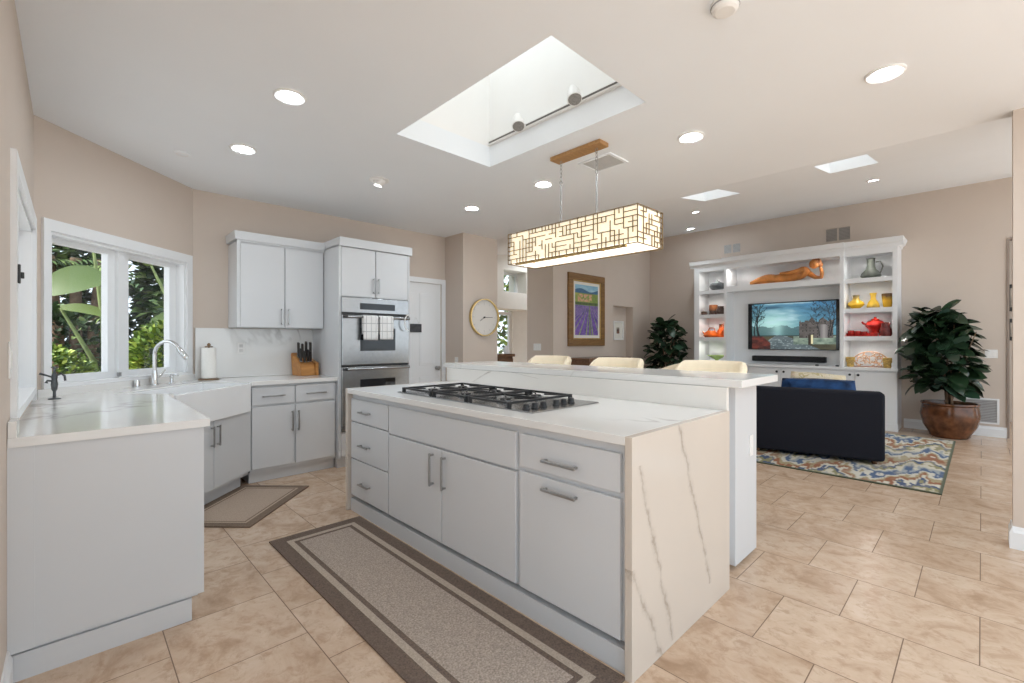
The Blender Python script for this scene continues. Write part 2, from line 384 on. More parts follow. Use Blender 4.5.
struct('wall_far', q, WF)
def win(name, x0, x1, y, z0, z1, fr=.05):
    f = B(); f.box(x0, x0 + fr, y, y + .06, z0, z1); f.box(x1 - fr, x1, y, y + .06, z0, z1); f.box(x0 + fr, x1 - fr, y, y + .06, z0, z0 + fr); f.box(x0 + fr, x1 - fr, y, y + .06, z1 - fr, z1)
    o = struct(name, f, TRIM); struct('window_pane', B().box(x0 + fr, x1 - fr, y + .025, y + .032, z0 + fr, z1 - fr), GLASS, o); return o
win('window_6', UWX0, UWX1, 6.98, UWZ0, UWZ1); win('window_7', LWX0, LWX1, 7.14, LWZ0, LWZ1, .07)

# window over the sink: casing, jamb, sill, two sashes
q = B(); cw = .045
dbox(q, OS0 - cw, OS0, -.018, 0, OZ0 - .03, OZ1 + .075); dbox(q, OS1, OS1 + cw + .02, -.018, 0, OZ0 - .03, OZ1 + .075); dbox(q, OS0, OS1, -.018, 0, OZ1, OZ1 + .075)
dbox(q, OS0, OS0 + .02, 0, LW, OZ0, OZ1); dbox(q, OS1 - .02, OS1, 0, LW, OZ0, OZ1); dbox(q, OS0, OS1, 0, LW, OZ1 - .02, OZ1); dbox(q, OS0 + .02, OS1 - .02, .0, LW, OZ0, OZ0 + .006); dbox(q, OS0, OS1, -.02, 0, OZ0 - .03, OZ0 + .006)
for a, b_ in ((OS0 + .02, .184), (.596, .78), (1.204, OS1 - .02)): dbox(q, a, b_, .075, .125, OZ0, OZ1 - .02)
dbox(q, .655, .72, .045, .075, OZ0, OZ1 - .02)
for a, b_ in ((.184, .596), (.78, 1.204)):
    dbox(q, a, b_, .075, .125, OZ0, 1.04); dbox(q, a, b_, .075, .125, 1.93, OZ1 - .02)
wn = struct('window_1', q, TRIM)
for a, b_ in ((.184, .596), (.78, 1.204)):
    q = B(); dbox(q, a, b_, .096, .102, 1.04, 1.93); struct('window_pane', q, GLASS, wn)
q = B(); dbox(q, .645, .67, .035, .05, 1.0, 1.03); struct('window_latch', q, NICKEL, wn)
# window in the left wall
q = B(); x = -.17
q.box(x, x + .018, WY0 - .075, WY0, .914, WZ1 + .075); q.box(x, x + .018, WY1, WY1 + .07, .914, WZ1 + .075); q.box(x, x + .018, WY0, WY1, WZ1, WZ1 + .075)
q.box(x - LW, x, WY0, WY0 + .02, WZ0, WZ1); q.box(x - LW, x, WY1 - .02, WY1, WZ0, WZ1); q.box(x - LW, x, WY0, WY1, WZ1 - .02, WZ1); q.box(x - LW, x, WY0 + .02, WY1 - .02, WZ0, WZ0 + .006); q.box(x, x + .02, WY0, WY1, WZ0 - .03, WZ0 + .006)
for a, b_ in ((WY0 + .02, WY0 + .08), (3.29, 3.38), (WY1 - .08, WY1 - .02)): q.box(x - .11, x - .06, a, b_, WZ0, WZ1 - .02)
for a, b_ in ((WY0 + .08, 3.29), (3.38, WY1 - .08)): q.box(x - .11, x - .06, a, b_, WZ0, WZ0 + .06); q.box(x - .11, x - .06, a, b_, WZ1 - .08, WZ1 - .02)
w2 = struct('window_2', q, TRIM)
for a, b_ in ((WY0 + .08, 3.29), (3.38, WY1 - .08)): struct('window_pane', B().box(x - .09, x - .083, a, b_, WZ0 + .06, WZ1 - .08), GLASS, w2)
struct('window_latch', B().box(x + .018, x + .026, 2.640, 2.660, 1.50, 1.575, .002).box(x + .026, x + .036, 2.645, 2.655, 1.52, 1.545, .002), TIN0, w2)
# pantry door
q = B(); q.box(DX0, DX1, 5.14, 5.18, 0.005, DZ)
for (a, b_, c_, d_) in ((.10, .34, .12, .80), (.42, .66, .12, .80), (.10, .34, .95, 1.90), (.42, .66, .95, 1.90)):
    for e in range(2): q.box(DX0 + a + e * .02, DX0 + b_ - e * .02, 5.134 - .003 * e, 5.142, c_ + e * .02, d_ - e * .02, .003)
dr = struct('door_1', q, TRIM)
struct('door_knob', B().lathe([(.026, 0), (.026, .008), (.01, .012), (.01, .035), (.026, .045), (.028, .055), (.018, .066), (0, .068)]).xf(Matrix.Translation((3.55, 5.134, .91)) @ Matrix.Rotation(PI / 2, 4, 'X')), NICKEL, dr, smooth=40)
q = B(); q.box(DX1, DX1 + .058, 5.102, 5.12, 0, DZ + .065); q.box(DX0 - .058, DX0, 5.102, 5.12, 0, DZ + .065); q.box(DX0, DX1, 5.102, 5.12, DZ, DZ + .065)
struct('trim_1', q, TRIM)
# hall opening casing behind the media wall edge
q = B(); HALLW = mat('hall_casing_taupe', (0.30, 0.24, 0.20), 0.6, var=0.05)
q.box(8.78, 8.97, -.25, -.23, 0, 2.62); q.box(8.78, 8.97, -1.25, -1.23, 0, 2.62); q.box(8.78, 8.97, -1.23, -.25, 2.60, 2.62)
struct('trim_2', q, HALLW)
# baseboards
bp = [(0, 0), (.016, 0), (.016, .10), (.010, .115), (.006, .135), (0, .135)]
struct('baseboard_media', B().extr(bp, (8.8, .80, 0), (8.8, -.23, 0), (0, 0, 1)).extr(bp, (8.8, 4.88, 0), (8.8, 3.85, 0)), TRIM)
struct('baseboard_stub', B().extr(bp, (4.157, -.133, 0), (4.157, -1.3, 0)).extr(bp, (4.30, -.133, 0), (4.141, -.133, 0)), TRIM)
struct('baseboard_left', B().extr(bp, (-.17, .6, 0), (-.17, 2.485, 0)), TRIM)
struct('baseboard_painting', B().extr(bp, (5.67, 4.889, 0), (7.42, 4.889, 0)).extr(bp, (8.12, 4.889, 0), (8.8, 4.889, 0)).extr(bp, (5.67, 5.48, 0), (5.67, 4.889, 0)), TRIM)
for o in bpy.data.objects:
    if o.name.startswith('baseboard'): pass

# ------------------------------------------------------------------ cabinet parts (local frame: x along the front, -y out of the front)
def pull(par, x, z, L, vert=False, y=0.0):
    q = B(); h = L / 2; o = .032
    if vert:
        q.box(x - .006, x + .006, y - o, y - o + .010, z - h, z + h, .002)
        for s in (-1, 1): q.box(x - .005, x + .005, y - o + .01, y, z + s * (h - .012) - .005, z + s * (h - .012) + .005)
    else:
        q.box(x - h, x + h, y - o, y - o + .010, z - .006, z + .006, .002)
        for s in (-1, 1): q.box(x + s * (h - .012) - .005, x + s * (h - .012) + .005, y - o + .01, y, z - .005, z + .005)
    return obj('handle', q, NICKEL, par)
def front(par, kind, x0, x1, z0, z1, handle=None, y=0.0, m=None):
    o = obj(kind, B().box(x0 + .002, x1 - .002, y, y + .02, z0 + .002, z1 - .002, .003), m or CAB, par)
    if handle: pull(o, handle[0], handle[1], handle[2], handle[3], y)
    return o

# island ----------------------------------------------------------
RZL = -PI / 2
isl = thing('island_cabinet', 'long white island cabinet with drawers and doors under the cooktop', 'kitchen island', (1.508, 3.345, 0), RZL)
q = B(); q.box(.035, 2.41, .02, .70, .115, .879); q.box(.035, 2.41, .09, .69, .093, .115)
obj('body', q, CAB, isl)
obj('toe_kick', B().box(.035, 2.41, .006, .68, 0, .093), CAB, isl)
DZ0 = .122
front(isl, 'drawer', .05, .605, .675, .845, (.29, .757, .15, False))
front(isl, 'drawer', .05, .605, .40, .671, (.29, .517, .15, False))
front(isl, 'drawer', .05, .605, DZ0, .396, (.29, .238, .15, False))
front(isl, 'panel', .613, 1.814, .662, .845)
front(isl, 'door', .613, 1.212, DZ0, .655, (1.13, .53, .19, True))
front(isl, 'door', 1.216, 1.814, DZ0, .655, (1.208 + .04, .53, .19, True))
front(isl, 'drawer', 1.836, 2.384, .686, .842, (2.09, .745, .19, False))
front(isl, 'drawer', 1.836, 2.384, DZ0, .668, (2.09, .62, .19, False))
it = thing('island_worktop', 'cream veined quartz island worktop with waterfall slab ends', 'countertop', (1.49, .90, 0))
q = B(); q.box(1.49, 2.425, .932, 3.318, .879, .914, .002); obj('top_slab', q, QUARTZ, it, world=True)
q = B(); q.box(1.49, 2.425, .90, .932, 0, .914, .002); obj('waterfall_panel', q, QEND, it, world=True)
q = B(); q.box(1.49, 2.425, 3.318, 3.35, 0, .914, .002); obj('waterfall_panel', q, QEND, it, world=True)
# raised bar -------------------------------------------------------
QBACK = quartz('quartz_bar_splash', (0.80, 0.775, 0.735), (1, 0.010, [(1.55, 1.20, .93, 1.05), (.84, .60, .93, 1.04), (1.95, 1.75, .93, 1.03), (.10, .45, 1.0, 1.04)]))
br = thing('bar_cabinet', 'white raised bar base with end panel behind the island', 'bar', (2.62, .95, 0))
obj('body', B().box(2.458, 2.965, .995, 3.35, .06, 1.03), CAB, br, world=True)
obj('end_panel', B().box(2.63, 2.965, .945, .995, .028, 1.03, .002), CAB, br, world=True)
obj('toe_kick', B().box(2.64, 2.945, 1.03, 3.33, 0, .06), mat('kick_tan', (0.55, 0.43, 0.32), 0.6), br, world=True)
q = B(); q.box(2.84, 2.89, .938, .945, .60, .72, .002); q.box(2.853, 2.877, .935, .939, .625, .655); q.box(2.853, 2.877, .935, .939, .665, .695)
obj('outlet_plate', q, WHITEP, br, world=True)
tag(obj('bar_splash', B().box(2.427, 2.456, .915, 3.35, .0, 1.031, .002), QBACK), 'white veined quartz upstand wall between island worktop and raised bar', 'backsplash')
tag(obj('raised_worktop', B().box(2.44, 3.02, .845, 3.42, 1.032, 1.072, .003), QUARTZ), 'raised white quartz bar top running behind the cooktop', 'countertop')

# cooktop -----------------------------------------------------------
ck = thing('cooktop', 'stainless gas cooktop with black grates set in island worktop', 'cooktop', (1.625, 1.535, .914))
obj('plate', B().box(0, .56, 0, 1.29, 0, .007, .003), STEEL, ck)
for i in range(3):
    y0 = .18 + i * .362; y1 = y0 + .350; q = B(); zt = .038
    for yy in (y0 + .01, y1 - .01): q.box(.02, .54, yy - .006, yy + .006, zt - .012, zt)
    for xx in (.026, .28, .534): q.box(xx - .006, xx + .006, y0 + .01, y1 - .01, zt - .012, zt)
    for cxx in (.153, .407):
        for a in (0.25, 0.75, 1.25, 1.75):
            ca, sa = math.cos(a * PI), math.sin(a * PI)
            q.tube([(cxx + ca * .05, (y0 + y1) / 2 + sa * .05, zt - .004), (cxx + ca * .14, (y0 + y1) / 2 + sa * .185 * .85, zt - .006)], .005, 6)
    for xx in (.026, .534):
        for yy in (y0 + .012, y1 - .012): q.box(xx - .011, xx + .011, yy - .009, yy + .009, .007, zt, .002)
    obj('grate', q, IRON, ck)
    for cxx in (.153, .407):
        q = B().lathe([(.052, .007), (.052, .012), (.040, .018), (.040, .024), (0, .024)], (cxx, (y0 + y1) / 2, 0), 20); bn = obj('burner', q, STEEL, ck, smooth=30)
        obj('burner_cap', B().lathe([(.030, .024), (.033, .027), (.030, .032), (0, .033)], (cxx, (y0 + y1) / 2, 0), 20), IRON, bn, smooth=30)
for kx in (.045, .11, .175, .28, .345, .41):
    kb = obj('knob', B().lathe([(.021, .007), (.021, .013), (.017, .016), (.016, .034), (.012, .037), (0, .037)], (kx, .085, 0), 16), BLACKP, ck, smooth=30)

# left run, sink corner and back run ---------------------------------
pn = thing('base_cabinet', 'white base cabinet run with plain end panel under left window', 'cabinet', (-.165, 2.49, 0))
obj('body', B().box(-.1695, .42, 2.52, 3.775, .10, .879), CAB, pn, world=True)
obj('end_panel', B().box(-.1695, .44, 2.495, 2.52, .115, .879, .002), CAB, pn, world=True)
obj('end_stile', B().box(-.1695, -.10, 2.488, 2.495, .115, .879), CAB, pn, world=True)
obj('toe_kick', B().box(-.1695, .395, 2.505, 3.70, 0, .10), CAB, pn, world=True)
for i in range(2):
    q = B().box(.42, .44, 2.524 + i * .62, 3.14 + i * .62, .125, .865, .003); o = obj('door', q, CAB, pn, world=True)
    q = B(); q.box(.465, .474, 3.06 + i * .12, 3.072 + i * .12, .52, .72, .002); q.box(.44, .466, 3.062 + i * .12, 3.07 + i * .12, .53, .54); q.box(.44, .466, 3.062 + i * .12, 3.07 + i * .12, .70, .71); obj('handle', q, NICKEL, o, world=True)
RD = PI / 4
DL = .978
dc = thing('sink_cabinet', 'white diagonal corner cabinet with two doors below the farmhouse sink', 'cabinet', (.448, 3.793, 0), RD)
obj('body', B().prism([(.012, .022), (DL - .012, .022), (DL - .012, .60), (.012, .60)], .10, .655), CAB, dc)
obj('toe_kick', B().prism([(.04, .075), (DL - .035, .075), (DL - .035, .5), (.04, .5)], 0, .10), CAB, dc)
front(dc, 'door', .01, .488, .125, .655, (.455, .535, .16, True))
front(dc, 'door', .492, DL - .008, .125, .655, (.525, .535, .16, True))
sk = thing('farmhouse_sink', 'white apron front farmhouse sink set diagonally in the corner', 'sink', (.448, 3.793, .66), RD)
q = B(); a0, a1, f0, bk = .06, .92, -.035, .40; zt = .245
q.box(a0, a1, f0, f0 + .03, 0, zt, .006); q.box(a0, a1, bk - .025, bk, 0, zt); q.box(a0, a0 + .025, f0 + .03, bk - .025, 0, zt); q.box(a1 - .025, a1, f0 + .03, bk - .025, 0, zt); q.box(a0 + .025, a1 - .025, f0 + .03, bk - .025, 0, .03)
obj('basin', q, CERAM, sk)
obj('drain', B().lathe([(.045, .030), (.045, .033), (.02, .031), (0, .031)], (.49, .2, 0), 20), CHROME, sk, smooth=30)
bc = thing('base_cabinet', 'white base cabinet with two drawers over two doors beside the oven tower', 'cabinet', (1.135, 4.48, 0))
obj('body', B().prism([(.0, .021), (.765, .021), (.765, .635), (.0, .635)], .10, .879), CAB, bc)
obj('toe_kick', B().prism([(.0, .065), (.765, .065), (.765, .60), (.0, .60)], 0, .10), CAB, bc)
front(bc, 'drawer', .008, .366, .697, .855, (.185, .775, .19, False)); front(bc, 'drawer', .378, .752, .697, .86, (.565, .775, .19, False))
front(bc, 'door', .008, .366, .128, .682, (.345, .53, .19, True)); front(bc, 'door', .378, .752, .128, .682, (.40, .53, .19, True))
# worktop with sink notch
def dloc(u, v): return (.448 + u * S2 - v * S2, 3.793 + u * S2 + v * S2)
poly = [(-.168, 2.48), (.46, 2.48), (.46, 3.775), dloc(.057, -.02), dloc(.057, .402), dloc(.923, .402), dloc(.923, -.02), (1.143, 4.455), (1.903, 4.455), (1.903, 5.118), (.816, 5.118), (-.168, 4.134)]
wt = thing('worktop', 'white veined quartz worktop wrapping the sink corner under the windows', 'countertop', (-.168, 2.48, .879))
obj('top_slab', B().prism(poly, .879, .914), QUARTZ, wt, world=True)
q = B(); dbox(q, .0, 1.385, -.03, -.002, .914, .965); q2 = B()
obj('upstand', q, QUARTZ, wt, world=True)
obj('side_splash', B().box(-.168, -.145, 2.48, 2.60, .914, .975, .002), QUARTZ, wt, world=True)
tag(obj('backsplash', B().box(.83, 1.90, 5.098, 5.118, .916, 1.395), QUARTZ), 'white quartz backsplash slab under the upper cabinet', 'backsplash')
# upper cabinet
uc = thing('upper_cabinet', 'white two door upper cabinet hung above the knife block', 'cabinet', (1.10, 4.79, 1.40))
q = B(); q.box(0, .80, .02, .326, 0, .80); q.box(.0, .80, 0, .02, .79, .83); obj('body', q, CAB, uc)
obj('crown', B().extr([(0, 0), (.018, 0), (.024, .075), (0, .075)], (0, 0, .815), (.80, 0, .815)).extr([(0, 0), (.018, 0), (.024, .075), (0, .075)], (0, .326, .815), (0, -.02, .815)).box(0, .80, 0, .326, .815, .89), CAB, uc)
obj('stile', B().box(0, .025, 0.004, .02, 0, .80), CAB, uc)
front(uc, 'door', .025, .413, .003, .80, (.385, .11, .16, True)); front(uc, 'door', .418, .795, .003, .80, (.45, .11, .16, True))
# oven tower
tw = thing('oven_tower', 'tall white cabinet tower housing the double oven', 'cabinet', (1.903, 4.43, 0))
q = B(); q.box(0, .02, .02, .685, .10, 2.23); q.box(.78, .80, .02, .685, .10, 2.23); q.box(.02, .78, .02, .685, 1.715, 2.23); q.box(.02, .78, .02, .685, .10, .36); q.box(.02, .78, .66, .685, .36, 1.715)
obj('body', q, CAB, tw)
obj('stile', B().box(0, .022, 0, .02, .10, 2.23).box(.782, .80, 0, .02, .10, 2.23), CAB, tw)
obj('toe_kick', B().box(0.01, .79, .06, .68, 0, .10), CAB, tw)
obj('crown', B().extr([(0, 0), (.02, 0), (.026, .085), (0, .085)], (0, 0, 2.22), (.80, 0, 2.22)).box(.0, .80, 0, .35, 2.22, 2.305).box(.8, .822, -.02, .685, 2.22, 2.305).box(0, .8, .35, .685, 2.22, 2.305), CAB, tw)
front(tw, 'door', .024, .392, 1.72, 2.215, (.368, 1.845, .16, True)); front(tw, 'door', .397, .78, 1.72, 2.215, (.422, 1.845, .16, True))
front(tw, 'drawer', .024, .78, .115, .35, (.40, .24, .19, False))
ov = thing('double_oven', 'stainless steel double wall oven built into the white tower', 'oven', (1.925, 4.415, .37))
obj('body', B().box(.0, .755, .02, .60, 0, 1.34), BLACKP, ov)
cp = obj('control_panel', B().box(0, .755, -.005, .02, 1.19, 1.342, .003), STEEL, ov)
obj('display', B().box(.19, .585, -.008, -.004, 1.225, 1.29), BLACKG, cp)
for i, (z0, z1) in enumerate(((.66, 1.165), (.05, .64))):
    d = obj('oven_door', B().box(0, .755, -.012, .02, z0, z1, .004), STEEL, ov)
    obj('oven_window', B().box(.19, .585, -.016, -.011, z0 + .14, z1 - .13), BLACKG, d)
    q = B(); zz = z1 - .02; q.tube([(.03, -.062, zz), (.725, -.062, zz)], .011, 12)
    obj('handle', q, STEEL, d, smooth=40)
    for xx in (.045, .71): obj('handle_bracket', B().box(xx - .04, xx + .03, -.058, -.010, zz - .014, zz + .014, .003), BLACKP, d)
obj('vent_strip', B().box(0.0, .755, -.004, .018, 1.168, 1.188), BLACKP, ov); obj('vent_strip', B().box(0.0, .755, -.004, .018, .642, .658), BLACKP, ov)
obj('kick_strip', B().box(0.0, .755, -.004, .018, .005, .045), STEEL, ov)
def towel_mat():
    g = NT('towel_check'); sp = g.n('ShaderNodeSeparateXYZ'); g.l(g.coord(), sp.inputs[0])
    a = g.math('LESS_THAN', g.math('FRACT', g.math('MULTIPLY', sp.outputs[0], 19.0)), 0.10); b_ = g.math('LESS_THAN', g.math('FRACT', g.math('MULTIPLY', sp.outputs[2], 12.0)), 0.09)
    g.base(g.mix(g.math('MAXIMUM', a, b_), (0.82, 0.82, 0.81), (0.50, 0.50, 0.51)), 0.95); return g.m
TOWEL = towel_mat()
def towel(x0, x1, zb, zb2, label):
    q = B(); n = 10; hz = .37 + 1.145; yb = 4.415 - .062; pth = []
    for k in range(9): pth.append((yb - .021, zb + (hz - zb) * k / 8))
    for k in range(1, 6): a = PI * k / 6; pth.append((yb - .021 * math.cos(a), hz + .018 * math.sin(a)))
    for k in range(7): pth.append((yb + .019, hz - (hz - zb2) * k / 6))
    rows = []
    for (y, z) in pth:
        rows.append([q.bm.verts.new((x0 + (x1 - x0) * i / n, y + (.004 * math.sin(i * 1.9) if y < yb else 0), z)) for i in range(n + 1)])
    for a, b_ in zip(rows, rows[1:]):
        for i in range(n): q.bm.faces.new((a[i], a[i + 1], b_[i + 1], b_[i]))
    o = obj('dish_towel', q, TOWEL, smooth=60); md = o.modifiers.new('thick', 'SOLIDIFY'); md.thickness = .005; md.offset = 0
    tag(o, label, 'towel', 'towels on the upper oven handle'); return o
towel(2.115, 2.272, 1.28, 1.34, 'white checked dish towel on oven handle, nearer the upper cabinet')
towel(2.295, 2.447, 1.285, 1.34, 'white checked dish towel on oven handle, nearer the pantry door')
q = B(); pts = [(2.64 + .05 * math.cos(a), 4.345, 1.47 + .085 * math.sin(a)) for a in [PI * .5 + k * PI / 9 for k in range(10)]]; q.tube(pts, .006, 8)
tag(obj('cord_loop', q, WHITEP, smooth=60), 'white curved cord loop hanging by right end of oven handle', 'cord')

# ------------------------------------------------------------------ things on the worktop
CT = .9145
def rotm(p, rz=0, rx=0, ry=0): return Matrix.Translation(p) @ Matrix.Rotation(rz, 4, 'Z') @ Matrix.Rotation(ry, 4, 'Y') @ Matrix.Rotation(rx, 4, 'X')
# faucet: base near the diagonal wall, spout reaching over the basin
fx, fy = .485, 4.665
fa = thing('faucet', 'tall chrome gooseneck faucet behind the corner sink', 'faucet', (fx, fy, CT), -PI / 4)   # local +x points into the room
obj('base', B().lathe([(.027, 0), (.027, .008), (.022, .018), (.020, .09), (.017, .12)]), CHROME, fa, smooth=40)
pts = [(0, 0, .11), (0, 0, .25)] + [(.105 - .105 * math.cos(a), 0, .25 + .105 * math.sin(a)) for a in [k * PI / 12 for k in range(1, 11)]]
obj('spout', B().tube(pts, .0135, 14), CHROME, fa, smooth=40)
e = Vector(pts[-1]); dv = (Vector(pts[-1]) - Vector(pts[-2])).normalized()
obj('spray_head', B().tube([e, e + dv * .02, e + dv * .10, e + dv * .115], [.015, .019, .021, .015], 14), CHROME, fa, smooth=40)
lv = obj('lever', B().tube([(.0, .018, .06), (0.01, .05, .075), (.02, .085, .12)], [.011, .009, .006], 10), CHROME, fa, smooth=40)
sdp = thing('soap_dispenser', 'chrome soap dispenser pump right of the faucet', 'soap dispenser', (.600, 4.70, CT), -PI / 4)
obj('body', B().lathe([(.023, 0), (.023, .006), (.014, .012), (.012, .05), (.016, .055), (.016, .066), (.008, .068), (.008, .085), (0, .086)], seg=18), CHROME, sdp, smooth=40)
obj('nozzle', B().tube([(0, 0, .075), (.05, 0, .078), (.058, 0, .068)], .006, 8), CHROME, sdp, smooth=40)
q = B().lathe([(.020, 0), (.020, .045), (.017, .052), (0, .053)], (.368, 4.60, CT), 18); tag(obj('air_gap', q, CHROME, smooth=40), 'short chrome air gap cap left of the faucet', 'air gap')
q = B().lathe([(.024, 0), (.024, .006), (.018, .010), (0, .010)], (.70, 4.76, CT), 18); tag(obj('sink_button', q, CHROME, smooth=40), 'flat chrome disposal button on worktop near the paper towel', 'button')
# dark three armed ornament on the left worktop
TIN = mat('dark_pewter', (0.10, 0.105, 0.11), 0.35, 0.8, var=0.2, scale=60)
tp = thing('drinking_tap', 'small dark metal tap with curled levers on worktop by the left window', 'tap', (-.075, 3.98, CT), 0)
obj('base', B().lathe([(.030, 0), (.030, .004), (.014, .008), (.008, .010), (.007, .05)], seg=18), TIN, tp, smooth=40)
obj('body', B().lathe([(.007, .045), (.014, .06), (.017, .09), (.013, .12), (.016, .135), (.011, .155), (.006, .165), (.006, .19), (.016, .192), (.016, .198), (0, .20)], seg=16), TIN, tp, smooth=40)
obj('spout', B().tube([(0, 0, .14), (.03, 0, .155), (.045, 0, .14), (.048, 0, .11)], .006, 8), TIN, tp, smooth=40)
obj('lever', B().tube([(0, 0, .13), (-.03, 0, .145), (-.065, .0, .16)], [.006, .005, .007], 8), TIN, tp, smooth=40)
obj('lever', B().tube([(0, 0, .11), (-.03, -.005, .115), (-.035, -.005, .10)], [.006, .006, .009], 8), TIN, tp, smooth=40)
# paper towel
px, py = .915, 4.98
ph = thing('paper_towel_holder', 'bronze paper towel holder standing at the backsplash end', 'holder', (px, py, CT))
BRZ = mat('antique_bronze', (0.22, 0.14, 0.08), 0.35, 0.9, var=0.1)
obj('base', B().lathe([(.085, 0), (.085, .008), (.07, .014), (0, .015)], seg=28), BRZ, ph, smooth=40)
obj('rod', B().lathe([(.006, .014), (.006, .31), (.016, .315), (.014, .33), (.006, .338), (0, .34)], seg=14), BRZ, ph, smooth=40)
obj('cap', B().lathe([(.030, .298), (.034, .303), (.030, .309), (0, .31)], seg=20), BRZ, ph, smooth=40)
q = B().lathe([(.020, 0), (.058, 0), (.058, .278), (.020, .278)], (px, py, CT + .016), 28, ring=True)
tag(obj('paper_towel_roll', q, PAPER, smooth=40), 'white paper towel roll on the bronze holder', 'paper towel')
# knife block
kx, ky = 1.745, 4.93
KS = 1.35
kb = thing('knife_block', 'amber wooden knife block beside the oven tower', 'knife block', (kx, ky, CT), .15); kb.scale = (KS, KS, KS)
q = B(); q.prism([(-.055, -.075), (.055, -.075), (.055, .075), (-.055, .075)], 0, .10)
for v in q.bm.verts:
    if v.co.z > .05:
        v.co.z = .085 if v.co.y < 0 else .175
        v.co.y += .02
bmesh.ops.bevel(q.bm, geom=list(q.bm.edges), offset=.005, segments=2, affect='EDGES')
obj('block', q, OAK, kb); q = B().prism([(.058, -.07), (.082, -.07), (.082, .06), (.058, .06)], 0, .14)
for v in q.bm.verts:
    if v.co.z > .05 and v.co.y < 0: v.co.z = .095
obj('side_rest', q, OAK, kb)
kmat = mat('knife_handle_black', (0.03, 0.025, 0.022), 0.4, var=0.2)
blade = STEEL; proto = None
spots = [(-.038, -.030, .10), (-.012, -.035, .085), (.014, -.033, .095), (.038, -.030, .08), (-.03, .02, .115), (0.002, .022, .105), (.032, .024, .12), (.07, .03, .125)]
names = ['leftmost in the front row', 'second from left in the front row', 'third from left in the front row', 'rightmost in the front row', 'left one of the back row', 'middle one of the back row', 'right one of the back row', 'in the side rest, standing tallest']
MB = Matrix.Translation((kx, ky, CT)) @ Matrix.Rotation(.15, 4, 'Z') @ Matrix.Scale(KS, 4)
for i, (ux, uy, L) in enumerate(spots):
    zb = .085 + (uy + .055) / .15 * .09 if i < 7 else .122
    p = MB @ Vector((ux, uy, zb + .004))
    if proto is None:
        kn = thing('knife', '', 'knife', p, .15, 'kitchen knives in the block'); tilt = Matrix.Rotation(-.18, 4, 'Y') @ Matrix.Rotation(.30, 4, 'X')
        obj('handle', B().box(-.007, .007, -.010, .010, .014, .108, .004).xf(tilt), kmat, kn); obj('bolster', B().box(-.0075, .0075, -.011, .011, 0.002, .014, .002).xf(tilt), STEEL, kn); proto = kn
    else: kn = dup(proto, p)
    kn.scale = (KS, KS, KS * L / .098); kn['label'] = 'black handled knife in the amber block, ' + names[i]

# outlets and switches ----------------------------------------------
def plate(name, label, cat, loc, rz, wdt=.07, hgt=.115, slots=2, m=None):
    p = thing(name, label, cat, loc, rz)
    obj('cover', B().box(-wdt / 2, wdt / 2, -.006, 0, -hgt / 2, hgt / 2, .003), m or WHITEP, p)
    for k in range(slots):
        if name == 'outlet': obj('socket', B().box(-.016, .016, -.009, -.0055, (-.038, .008)[k], (-.008, .038)[k], .002), mat('socket_grey', (0.62, 0.61, 0.60), 0.4), p)
        else:
            u = (k - (slots - 1) / 2) * .045; obj('rocker', B().box(u - .016, u + .016, -.010, -.0055, -.033, .033, .002), m or WHITEP, p)
    return p
plate('outlet', 'white duplex outlet on the quartz backsplash', 'outlet', (1.205, 5.0975, 1.20), 0)
plate('light_switch', 'white light switch on beige wall below left of the clock', 'light switch', (3.68, 4.86, 1.0), -PI / 2, slots=1)
plate('light_switch', 'light switch on beige wall edge at left window', 'light switch', (-.17, 2.56, 1.20), PI / 2, slots=1, wdt=.075, hgt=.14)
plate('light_switch', 'wide bluish white switch plate on the dark side of the far wall', 'light switch', (5.67, 5.24, 1.17), -PI / 2, slots=3, wdt=.17, hgt=.115)
plate('light_switch', 'wide white switch plate on wall above the return grille', 'light switch', (8.80, -.085, 1.10), -PI / 2, slots=2, wdt=.12, hgt=.115)
plate('thermostat', 'small white wall control beside the niche picture', 'thermostat', (7.47, 5.05, 1.12), 0, slots=1, wdt=.07, hgt=.11)
# pantry door sign
sg = thing('door_sign', 'small dark hanging plaque on the white pantry door', 'sign', (3.22, 5.13, 1.44))
obj('plaque', B().box(-.085, .085, -.012, 0, -.055, .055, .003), mat('charcoal_board', (0.05, 0.05, 0.055), 0.6, var=0.4, scale=30), sg)
obj('cord', B().tube([(-.06, -.006, .05), (0, -.004, .14), (.06, -.006, .05)], .003, 6), WHITEP, sg)
# clock --------------------------------------------------------------
ckx, cky, ckz = 4.03, 4.72, 1.592
cl = thing('wall_clock', 'round pale wall clock with thin gold rim on beige pier', 'clock', (ckx, cky, ckz))
R = Matrix.Rotation(PI / 2, 4, 'X')
obj('rim', B().lathe([(.238, 0), (.252, 0), (.252, .045), (.240, .045), (.238, .02)], seg=64, ring=True).xf(R), BRASS, cl, smooth=40)
fm = mat('clock_face', (0.72, 0.68, 0.63), 0.5, var=0.01); obj('face', B().lathe([(.239, .001), (.239, .014), (0, .014)], seg=64).xf(R), fm, cl)
q = B()
for k in range(12):
    a = k * PI / 6; m_ = Matrix.Rotation(a, 4, 'Y'); L = .035 if k % 3 == 0 else .022; qq = B().box(-.002, .002, -.0165, -.014, .205 - L, .205); qq.xf(m_); me = bpy.data.meshes.new('t'); qq.bm.to_mesh(me); q.bm.from_mesh(me); bpy.data.meshes.remove(me)
obj('hour_marks', q, mat('clock_marks', (0.45, 0.42, 0.38), 0.5), cl)
for (a, L, nm, y) in ((math.radians(88), .15, 'minute_hand', -.020), (math.radians(236), .09, 'hour_hand', -.018)):
    obj(nm, B().prism([(-.004, -.02), (.004, -.02), (.0025, L), (-.0025, L)], 0, .002).xf(Matrix.Translation((0, y, 0)) @ Matrix.Rotation(a, 4, 'Y') @ Matrix.Rotation(PI / 2, 4, 'X')), BLACKP, cl)
